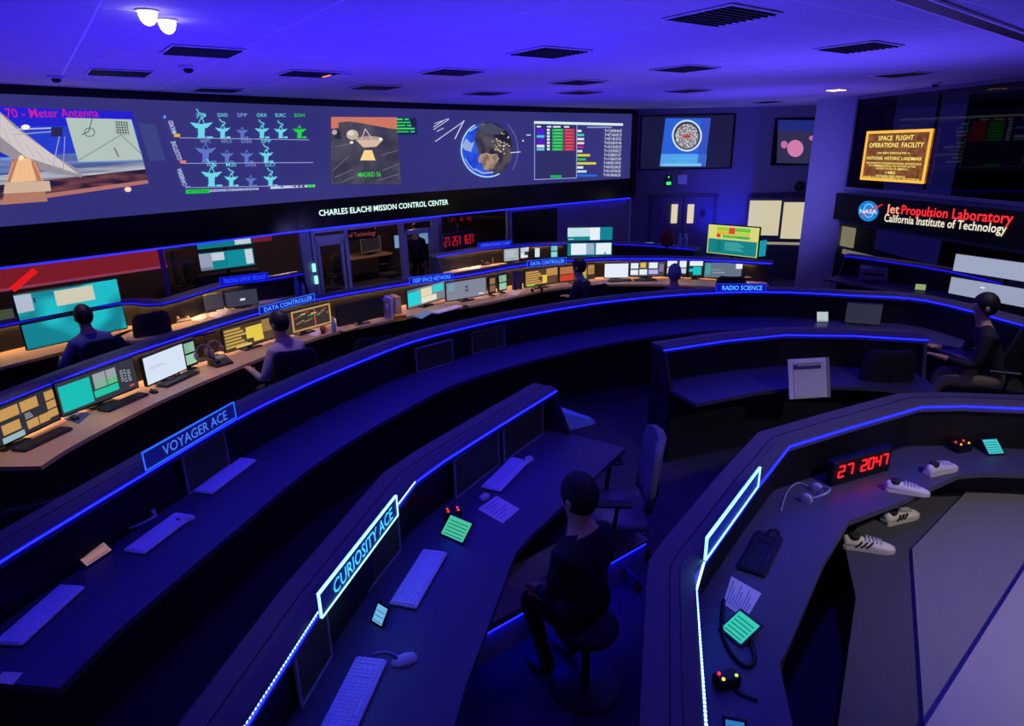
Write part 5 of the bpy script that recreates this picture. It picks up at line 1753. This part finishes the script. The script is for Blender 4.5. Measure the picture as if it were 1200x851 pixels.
def person(label, loc, rz, pose='sit', shirt=(60, 70, 110), trousers=(30, 30, 40), hair=(20, 16, 15), lean=0.0, arms=None, shoe=(25, 25, 28), head_turn=0.0, scale=1.0, sleeves=True, legs=None):
    r = thing('person', label, 'person', loc, rz)
    r.scale = (scale, scale, scale)
    J = {}
    sit = pose == 'sit'
    hz = .52 if sit else .95
    ly = lean
    J['pelvis'] = ((0, 0, hz), (.155, .12))
    J['waist'] = ((0, ly * .35, hz + .17), (.145, .105))
    J['chest'] = ((0, ly * .75, hz + .34), (.165, .115))
    J['upper'] = ((0, ly, hz + .46), (.13, .09))
    J['neck'] = ((0, ly + .02, hz + .55), .055)
    J['jaw'] = ((0, ly + .055, hz + .635), (.062, .072))
    J['head'] = ((0, ly + .04, hz + .725), (.078, .096))
    J['crown'] = ((0, ly + .03, hz + .80), (.058, .07))
    J['nose'] = ((0, ly + .145, hz + .69), .013)
    links = [('pelvis', 'waist'), ('waist', 'chest'), ('chest', 'upper'), ('upper', 'neck'), ('neck', 'jaw'), ('jaw', 'head'), ('head', 'crown'), ('head', 'nose')]
    for s, n in ((-1, 'l'), (1, 'r')):
        J['sh' + n] = ((s * .175, ly, hz + .44), .068)
        ar = (arms or {}).get(n)
        if ar is None:
            ar = ((s * .25, ly + .08, hz + .17), (s * .19, ly + .33, hz + .22)) if sit else ((s * .23, ly - .02, hz + .16), (s * .235, ly + .06, hz - .08))
        el, wr = Vector(ar[0]), Vector(ar[1])
        J['el' + n] = (tuple(el), .046)
        J['wr' + n] = (tuple(wr), .031)
        d_ = (wr - el).normalized()
        palm = wr + d_ * .075
        J['pa' + n] = (tuple(palm), (.034, .018))
        links += [('upper', 'sh' + n), ('sh' + n, 'el' + n), ('el' + n, 'wr' + n), ('wr' + n, 'pa' + n)]
        side = d_.cross(Vector((0, 0, 1)))
        if side.length < .1:
            side = Vector((0, 1, 0))
        side.normalize()
        dn = Vector((0, 0, -1)) if abs(d_.z) < .8 else Vector((0, 1, 0))
        for k in range(4):
            o_ = side * (-.027 + .018 * k)
            ln = (.062, .074, .07, .054)[k]
            J['fa%d%s' % (k, n)] = (tuple(palm + o_ + d_ * (.03 + ln * .5) + dn * .004), .0085)
            J['fb%d%s' % (k, n)] = (tuple(palm + o_ * 1.05 + d_ * (.03 + ln) + dn * .022), .0075)
            links += [('pa' + n, 'fa%d%s' % (k, n)), ('fa%d%s' % (k, n), 'fb%d%s' % (k, n))]
        th = side * (s * -.045 if True else 0)
        J['ta' + n] = (tuple(wr + d_ * .045 + th), .011)
        J['tb' + n] = (tuple(wr + d_ * .09 + th * 1.25 + dn * .01), .009)
        links += [('wr' + n, 'ta' + n), ('ta' + n, 'tb' + n)]
        lg = (legs or {}).get(n)
        if lg is None:
            lg = ((s * .15, .42, .50), (s * .14, .40, .10)) if sit else ((s * .10, .03, .50), (s * .10, -.01, .10))
        J['hip' + n] = ((s * .095, .02 if sit else 0, hz - .03), .088)
        J['kn' + n] = (tuple(lg[0]), .062)
        J['an' + n] = (tuple(lg[1]), .042)
        a_ = Vector(lg[1])
        J['he' + n] = (tuple(a_ + Vector((0, -.01, -.05))), .04)
        J['to' + n] = (tuple(a_ + Vector((0, .17, -.065))), (.042, .03))
        links += [('pelvis', 'hip' + n), ('hip' + n, 'kn' + n), ('kn' + n, 'an' + n), ('an' + n, 'he' + n), ('he' + n, 'to' + n)]

    def cls(a, b, t, c_):
        if a in ('neck', 'jaw', 'head') or b in ('crown', 'nose'):
            return 2
        if a == 'upper' and b == 'neck':
            return 2 if t > .55 else 0
        if b[:2] in ('pa', 'fa', 'fb', 'ta', 'tb'):
            return 2
        if b[:2] == 'wr' and (t > .85 or not sleeves):
            return 2
        if b[:2] in ('to', 'he'):
            return 3
        if b[:3] == 'hip' or b[:2] in ('kn', 'an') or (a == 'pelvis' and t < .2):
            return 1
        return 0

    ms = mat('shirt_%d_%d_%d' % shirt, shirt, .8, noise=.1, scale=40)
    mt = mat('trousers_%d_%d_%d' % trousers, trousers, .85, noise=.15, scale=30)
    mh = mat('hair_%d_%d_%d' % hair, hair, .6, noise=.3, scale=60)
    mo = mat('shoe_%d_%d_%d' % shoe, shoe, .5)
    skinned('body', J, links, [ms, mt, m_skin, mo], cls, r)
    hc = Vector(J['head'][0]) + Vector((0, 0, .012))
    mb = MB()
    rows = []
    for i in range(7):
        t = math.pi * (i / 6) * .74
        row = []
        for k in range(18):
            a = 2 * math.pi * k / 18
            front = max(0, math.sin(a))
            tt = t * (1 - .5 * front)
            row.append((hc.x + .094 * math.sin(tt) * math.cos(a), hc.y - .006 + .115 * math.sin(tt) * math.sin(a), hc.z + .128 * math.cos(tt)))
        rows.append(row)
    mb.grid(rows, 0, True)
    mb.build('hair', mh, r, True)
    for s in (-1, 1):
        MB().ball((hc.x + s * .088, hc.y - .005, hc.z - .03), (.012, .022, .032), 8).build('ear', m_skin, r, True)
        MB().ball((hc.x + s * .033, hc.y + .083, hc.z - .006), (.013, .010, .008), 8).build('eye', m_white, r, True)
    MB().box((hc.x, hc.y + .087, hc.z - .085), (.045, .012, .008), bev=.003).build('mouth', mat('lips', (150, 90, 80), .6), r)
    return r


def face_dir(A_, B_):
    """rotation that makes +y look away from the camera across the line A-B"""
    return math.atan2(B_[1] - A_[1], B_[0] - A_[0])


HS = .52 + .74  # seated head height
# person in blue shirt at the stacked turquoise monitors
A_, B_ = at(32.8, 410, ZM), at(149, 384, ZM)
q = at(103, 374, HS + ZB - .04)
person('seated person in dark blue shirt seen from behind at the turquoise monitors', (q.x, q.y, ZB), face_dir(A_, B_), 'sit', (70, 82, 140), (36, 38, 54), lean=.06, arms={'l': ((-.33, .10, .72), (-.22, .36, .74)), 'r': ((.33, .10, .72), (.26, .36, .74))})
make_chair('dark chair under the person in dark blue shirt', (q.x, q.y, ZB), face_dir(A_, B_))
A_, B_ = at(265, 413, ZM), at(389, 378, ZM)
q = at(337, 382, HS + ZB - .04)
q2 = (q.x, q.y, ZB)
person('seated person in grey sweater with dark hair between yellow and red green monitors', q2, face_dir(A_, B_) + .12, 'sit', (150, 142, 160), (40, 42, 54), lean=.08, arms={'l': ((-.32, .10, .70), (-.24, .36, .74)), 'r': ((.31, .08, .70), (.2, .34, .73))})
make_chair('dark chair under the person in grey sweater', q2, face_dir(A_, B_) - .5)
A_, B_ = at(615, 337, ZM), at(700, 326, ZM)
q = at(687, 315, HS + ZB - .04)
person('seated person in dark clothes reaching towards the orange monitors', (q.x, q.y, ZB), face_dir(A_, B_) + .55, 'sit', (26, 28, 44), (22, 22, 32), lean=.08, arms={'l': ((-.32, .14, .66), (-.5, .42, .70)), 'r': ((.28, .10, .68), (.2, .34, .72))})
make_chair('dark chair under the person in dark clothes', (q.x, q.y, ZB), .5)
q = at(791, 325, HS + ZB - .06)
person('person with grey hair whose head shows above the long console', (q.x, q.y, ZB), -.1, 'sit', (70, 72, 92), (28, 28, 38), (130, 130, 140), lean=.02)
make_chair('dark chair under the grey haired person', (q.x, q.y, ZB), -.1)
q = at(487, 272, .95)
person('dark silhouetted person standing behind the right glass door', (q.x, q.y, -.6), math.pi * .95, 'stand', (22, 22, 34), (18, 18, 26), scale=.97)
q = at(690, 594, 1.12)
p7 = (q.x, q.y, 0)  # stands for a dark silhouette reflected in the glass; stool added to carry it
person('reflected dark silhouette built as a person seated on a stool beside the lit step', p7, .75, 'sit', (12, 12, 26), (10, 10, 22), (9, 8, 9), lean=.03, scale=.93, arms={'l': ((-.23, .05, .72), (-.13, .25, .62)), 'r': ((.23, .05, .72), (.13, .25, .62))}, legs={'l': ((-.12, .36, .52), (-.11, .20, .10)), 'r': ((.12, .36, .52), (.11, .20, .10))})
sto = thing('stool', 'dark round stool added under the reflected figure beside the lit step', 'stool', p7)
MB().lathe([(.15, .37), (.17, .39), (.17, .42), (.14, .435)], n=20).build('seat', m_fab, sto, True)
MB().tube([(0, 0, .03), (0, 0, .38)], .025, 10).build('column', m_plast, sto)
MB().lathe([(.19, 0), (.19, .015), (.03, .04)], n=20).build('base', m_plast, sto)
q = at(1172, 372, 1.15)
p8 = (q.x + .1, q.y, 0)  # figure reflected in the viewing glass, built as a seated solid
person('reflected person in dark jacket and khaki trousers, built seated at the right edge', p8, 1.15, 'sit', (26, 26, 36), (120, 104, 92), (14, 12, 14), lean=.18, shoe=(150, 140, 130), legs={'l': ((-.16, .48, .50), (-.15, .62, .12)), 'r': ((.12, .46, .52), (.12, .50, .11))})
make_chair('dark chair added under the reflected person in khaki trousers', p8, 1.15)

# empty chairs
for (px, py, zc, z0, rz, lb) in [(168, 365, 1.0, ZB, .8, 'empty dark chair right of the person in blue shirt'), (432, 393, .98, ZB, .45, 'empty dark chair in front of the switched off monitor'), (855, 322, 1.0, ZB, -.2, 'dark chair back showing above the RADIO SCIENCE sign'),
                                 (332, 332, .9, ZB, 2.6, 'dark chair at the end of the rear left desk behind the bottles'), (545, 372, .98, ZB, .4, 'dark chair in front of the grey monitor with the figure eight'),
                                 (48, 580, .95, ZB, .6, 'dark chair with pale lit edge below the near end of the warm desk')]:
    q = at(px, py, zc + z0)
    make_chair(lb, (q.x, q.y, z0), rz)
q = at(716, 545, .8)
make_chair('grey backed chair at the far end of the front console', (q.x, q.y, 0), 1.5, m_fabg)
q = at(1020, 462, .5)
make_chair('dark chair right of the white folder at the short console', (q.x, q.y, 0), -.1)

# white folder reflected in the viewing glass, built on the short console
q = at(950, 468, ZD)
fo = thing('reflected_folder', 'large reflected white folder, built standing open on the desk of the short freestanding console', 'folder', (q.x, q.y + .02, ZD), .1)
m_fold = mat('white_folder', (236, 230, 220), .7)
MB().box((0, .02, .17), (.34, .012, .34), Matrix.Rotation(-.3, 4, 'X')).build('cover', m_fold, fo)
MB().box((.01, .006, .16), (.28, .006, .30), Matrix.Rotation(-.3, 4, 'X')).build('page', m_paper, fo)
MB().box((.18, .02, .17), (.025, .03, .34), Matrix.Rotation(-.3, 4, 'X')).build('spine', mat('folder_spine', (150, 150, 150), .7), fo)
MB().box((-.01, .0, .27), (.24, .004, .04), Matrix.Rotation(-.3, 4, 'X')).build('header_band', mat('folder_band', (60, 64, 130), .7), fo)
MB().box((0, .17, .13), (.2, .008, .26), Matrix.Rotation(.35, 4, 'X')).build('back_flap', m_fold, fo)

# ------------------------------------------------------------------ shoes reflected in the viewing glass, built as solids, front right
def shoe(label, px, py, z, rz, s_=1.0, stripes=True, tone=(226, 218, 205)):
    q = at(px, py, z)
    r = thing('sneaker', label, 'shoe', q, rz, 'pale sneakers on the dark carpet')
    r.scale = (s_, s_, s_)
    m_up = mat('sneaker_%d' % tone[0], tone, .6, noise=.06, scale=30)
    prof = [(-.145, .026, .075), (-.13, .036, .085), (-.07, .038, .085), (-.02, .039, .08), (.05, .045, .066), (.10, .044, .054), (.135, .034, .042), (.152, .016, .032)]
    rows = []
    for (x, w_, h_) in prof:
        rows.append([(x, w_ * math.cos(a) * (1 if math.sin(a) < .5 else .85), .022 + (h_ - .022) * max(0, math.sin(a)) ** .8) for a in [math.pi * k / 10 for k in range(11)]])
    MB().grid(rows, 0, True, True).build('upper', m_up, r, True)
    rows = []
    for (x, w_, h_) in prof:
        w_ += .004
        rows.append([(x * 1.02, w_, 0), (x * 1.02, w_, .026), (x * 1.02, -w_, .026), (x * 1.02, -w_, 0)])
    MB().grid(rows, 0, True, True).build('sole', mat('sole', (206, 200, 188), .6), r)
    for k in range(5):
        x = -.02 + k * .022
        MB().tube([(x, -.03, .078 - k * .004), (x + .004, 0, .094 - k * .006), (x, .03, .078 - k * .004)], .0045, 5).build('lace', m_white, r)
    if stripes:
        for sd in (-1, 1):
            for k in range(3):
                x = -.055 + k * .03
                MB().tube([(x - .02, sd * .043, .03), (x, sd * .041, .05), (x + .012, sd * .036, .066)], .006, 5).build('stripe', mat('stripe_black', (16, 16, 20), .6), r)
    MB().lathe([(.032, 0), (.036, .02), (.03, .03)], (-.085, 0, .068), 14).build('collar', mat('collar_dark', (40, 38, 40), .8), r, True)
    return r


ZP = .45
shoe('nearest pale sneaker with dark stripes on the dark carpeted platform', 1016, 643, ZP, -.25, .96)
shoe('second pale sneaker with dark stripes, just behind the nearest one', 1054, 609, ZP, .35, .96)
shoe('plain pale sneaker right of the red digital clock', 1062, 577, ZD, -.35, .80, False, (214, 206, 210))
shoe('farthest pale sneaker on the right console desk, pointing right', 1102, 553, ZD, .35, .86, False, (205, 198, 214))
kp = offsets(E2, .16)
pf = [at(975, 900, ZP), at(1003, 700, ZP), at(990, 640, ZP)]
slab('floor_reflection', [(v.x, v.y) for v in pf] + [(kp[7].x, kp[7].y), (kp[8].x, kp[8].y), (kp[9].x, kp[9].y), (4.3, 3.2), (4.3, 1.2)], 0, ZP, mat('platform_carpet', (70, 70, 80), .95, noise=.3, scale=80, bump=.2))  # solid platform built for the gallery floor reflected in the viewing glass

# grey gallery wedge reflected in the viewing glass, built as a stepped ledge
m_ledge = mat('ledge_carpet', (118, 116, 124), .9, noise=.2, scale=70, bump=.2)
m_ledge2 = mat('ledge_paint', (150, 146, 156), .7, noise=.08, scale=8)
c0, c1, c3 = at(1069, 643, .475), at(1150, 558, .475), at(1084, 860, .475)
mb = MB()
ring = [(c0.x, c0.y), (c1.x, c1.y), (c1.x + 1.2, c1.y - .5), (4.6, 1.6), (c3.x, c3.y)]
slab('floor_wedge_reflection', ring, 0.0, .475, m_ledge)
d0, d1 = at(1083, 853, .53), at(1200, 668, .53)
d2_ = d1 + (d1 - d0) * .12
slab('trim_reflection', [(d0.x, d0.y), (d2_.x, d2_.y), (4.4, 2.4), (4.4, 1.3), (d0.x + .3, d0.y - .3)], .475, .53, m_ledge2)

# low carpeted step with lit edge
A_, B_ = at(556, 742, .25), at(757, 630, .25)
e_ = (B_ - A_)
st = thing('lit_step', 'low grey carpeted step with a blue LED edge between the consoles', 'step', A_, math.atan2(e_.y, e_.x))
Ls = e_.length
MB().box((Ls / 2, .17, -.125), (Ls, .34, .25)).build('block', mat('step_carpet', (150, 140, 140), .9, noise=.2, scale=70, bump=.2), st)
MB().box((Ls / 2, -.012, -.012), (Ls, .022, .022)).build('nosing', mat('nosing_metal', (150, 140, 120), .35, .7), st)
MB().box((Ls / 2, -.008, -.034), (Ls * .98, .012, .016)).build('led_strip', m_led, st)

# ------------------------------------------------------------------ things in the offices behind the glass
od = thing('office_desk', 'wooden desk behind the glass doors', 'desk', at(432, 300, .13), .75)
od.location.z = -.6
MB().box((0, .3, .71), (1.5, .7, .04)).build('desk_top', m_deskw, od)
for s in (-1, 1):
    MB().box((s * .7, .3, .345), (.04, .66, .69)).build('side_panel', m_body, od)
od2 = thing('office_desk', 'long desk carrying the far stacked monitors behind the glass', 'desk', at(265, 318, .13), .7)
A_, B_ = at(236, 318, ZM), at(299, 310, ZM)
od2.location = ((A_.x + B_.x) / 2, (A_.y + B_.y) / 2, -.6)
MB().box((0, .0, .71), (2.8, .9, .04)).build('desk_top', m_deskw, od2)
for s in (-1, 1):
    MB().box((s * 1.3, 0, .345), (.04, .8, .69)).build('side_panel', m_body, od2)
MB().box((0, .1, .93), (1.2, .3, .40)).build('monitor_riser', m_body, od2)
q = at(458, 320, -.12)
make_chair('black chair with pale armrest behind the left glass door opening', (q.x, q.y, -.6), 2.3)
q = at(389, 322, -.12)
make_chair('dark chair seen through the leftmost glass door', (q.x, q.y, -.6), 1.2)
q = at(222, 312, .3)
make_chair('dark chair behind the glass left of the far stacked monitors', (q.x, q.y, -.6), .8)
zo = .24
pm('grey framed monitor on the desk behind the glass doors', (424, 296), (446, 292), zo, .34, (30, 26, 30), bez=m_white, zdesk=.15)
pm('pale blue lit monitor behind the middle door post', (463, 291), (470, 290), zo, .34, (120, 160, 200), zdesk=.15)
pm('pale blue lit monitor beside the standing silhouette', (492, 287), (503, 285), zo, .34, (110, 150, 190), zdesk=.15)
pm('dark blank screen behind the glass between the red panels', (192, 296), (214, 292), .9, .5, (18, 18, 30), zdesk=.15)
os_ = thing('office_sign', 'dim red laboratory lettering on a board behind the glass doors', 'sign', at(423, 262, 1.2))
A_, B_ = at(404, 270, 1.12), at(442, 266, 1.12)
e_ = (B_ - A_).normalized()
nn = Vector((-e_.y, e_.x, 0)) * .03
mb = MB()
mb.grid([[A_ + Vector((0, 0, z)) + o_ for (z, o_) in ((-.24, nn), (.26, nn), (.26, nn * 2), (-.24, nn * 2))], [B_ + Vector((0, 0, z)) + o_ for (z, o_) in ((-.24, nn), (.26, nn), (.26, nn * 2), (-.24, nn * 2))]], 0, True, True)
mb.build('board', m_black, os_, world=True)
text('n Laboratory', A_, B_, .13, em((190, 70, 60), 1), os_, lift=.0)
text('e of Technology', A_ + Vector((0, 0, -.17)), B_ + Vector((0, 0, -.17)) - e_ * .05, .10, em((150, 60, 60), 1), os_, lift=.0)


def led_clock(label, pl_, pr_, z, h, s_, k):
    A_, B_ = at(pl_[0], pl_[1], z), at(pr_[0], pr_[1], z)
    e_ = B_ - A_
    r = thing('wall_clock', label, 'clock', A_, math.atan2(e_.y, e_.x))
    MB().box((e_.length / 2, .06, h / 2), (e_.length * 1.1, .06, h * 1.5), bev=.01).build('case', m_black, r)
    MB().tube([(e_.length / 2, .06, h), (e_.length / 2, .06, 1.4 - z + 0.0)], .015, 6).build('hanger', m_black, r)
    digits(s_, 0, e_.length, h * .12, h * .76, r, .025, em((255, 20, 34), k))
    return r


led_clock('small red LED clock high behind the office glass', (528, 260.5), (553, 258.5), 1.05, .10, '27 16 46', .45)
led_clock('larger red LED clock left of the OPERATIONS CHIEF sign', (522, 291), (556, 286), .95, .22, '27 257 1637', .5)


# ------------------------------------------------------------------ small things on the far counter and near desks
bp = thing('backpack', 'dark red bag on the far counter left of the big display', 'bag', at(783, 290, .934), .2)
MB().ball((0, .05, .16), (.15, .10, .17), 14).build('body', mat('bag_red', (120, 36, 44), .8), bp, True)
MB().ball((0, -.04, .11), (.10, .05, .09), 12).build('pocket', mat('bag_red', (120, 36, 44), .8), bp, True)
MB().tube([(-.04, .05, .31), (0, .05, .37), (.04, .05, .31)], .01, 6).build('handle', m_plast, bp, True)
bottle('small white topped bottle right of the dark red bag', 796, 290.5, .934, .26, .035, m_pet, m_white)
bottle('second white topped bottle, nearest the double doors', 803, 291, .934, .28, .035, m_pet, m_white)
sp = thing('round_speaker', 'pale round speaker standing on the long console desk right of the VOYAGER ACE sign', 'speaker', at(325, 503, ZD), .9)
MB().lathe([(.06, -.02), (.075, -.015), (.075, .015), (.05, .022)], n=24, M=Matrix.Translation((0, 0, .085)) @ Matrix.Rotation(math.radians(80), 4, 'X')).build('cone', mat('speaker_grey', (120, 118, 135), .6), sp, True)
MB().box((0, 0, .008), (.09, .07, .016), bev=.004).build('foot', m_plast, sp)
sheet('note_card', 'small pale card on the long console left of the two rimmed monitors', 'card', [(458, 428), (464, 424), (470, 427), (464, 431)], ZD, .004, m_white, marks=2)
lb_ = thing('light_bar', 'slanted glowing red light bar behind the office glass at far left', 'light', at(20, 332, .95))
q0, q1 = at(14, 340, .95), at(27, 323, .95)
q1 = q0 + (q1 - q0).normalized() * .02 + Vector((.22, .26, .24))
MB().tube([q0, q1], .045, 8).build('tube', em((220, 24, 24), 1.3), lb_, world=True)
MB().tube([Vector((q0.x, q0.y, -.6)), q0], .02, 8).build('pole', m_black, lb_, world=True)
pc = thing('paper_clip_holder', 'small pale clip block above the printed sheet on the front console', 'clip', at(568, 585, ZD), .8)
MB().box((0, 0, .015), (.06, .04, .03), bev=.004).build('block', m_white, pc)
MB().tube([(-.02, 0, .03), (-.02, 0, .05), (.02, 0, .05), (.02, 0, .03)], .003, 5).build('wire', m_metal, pc)
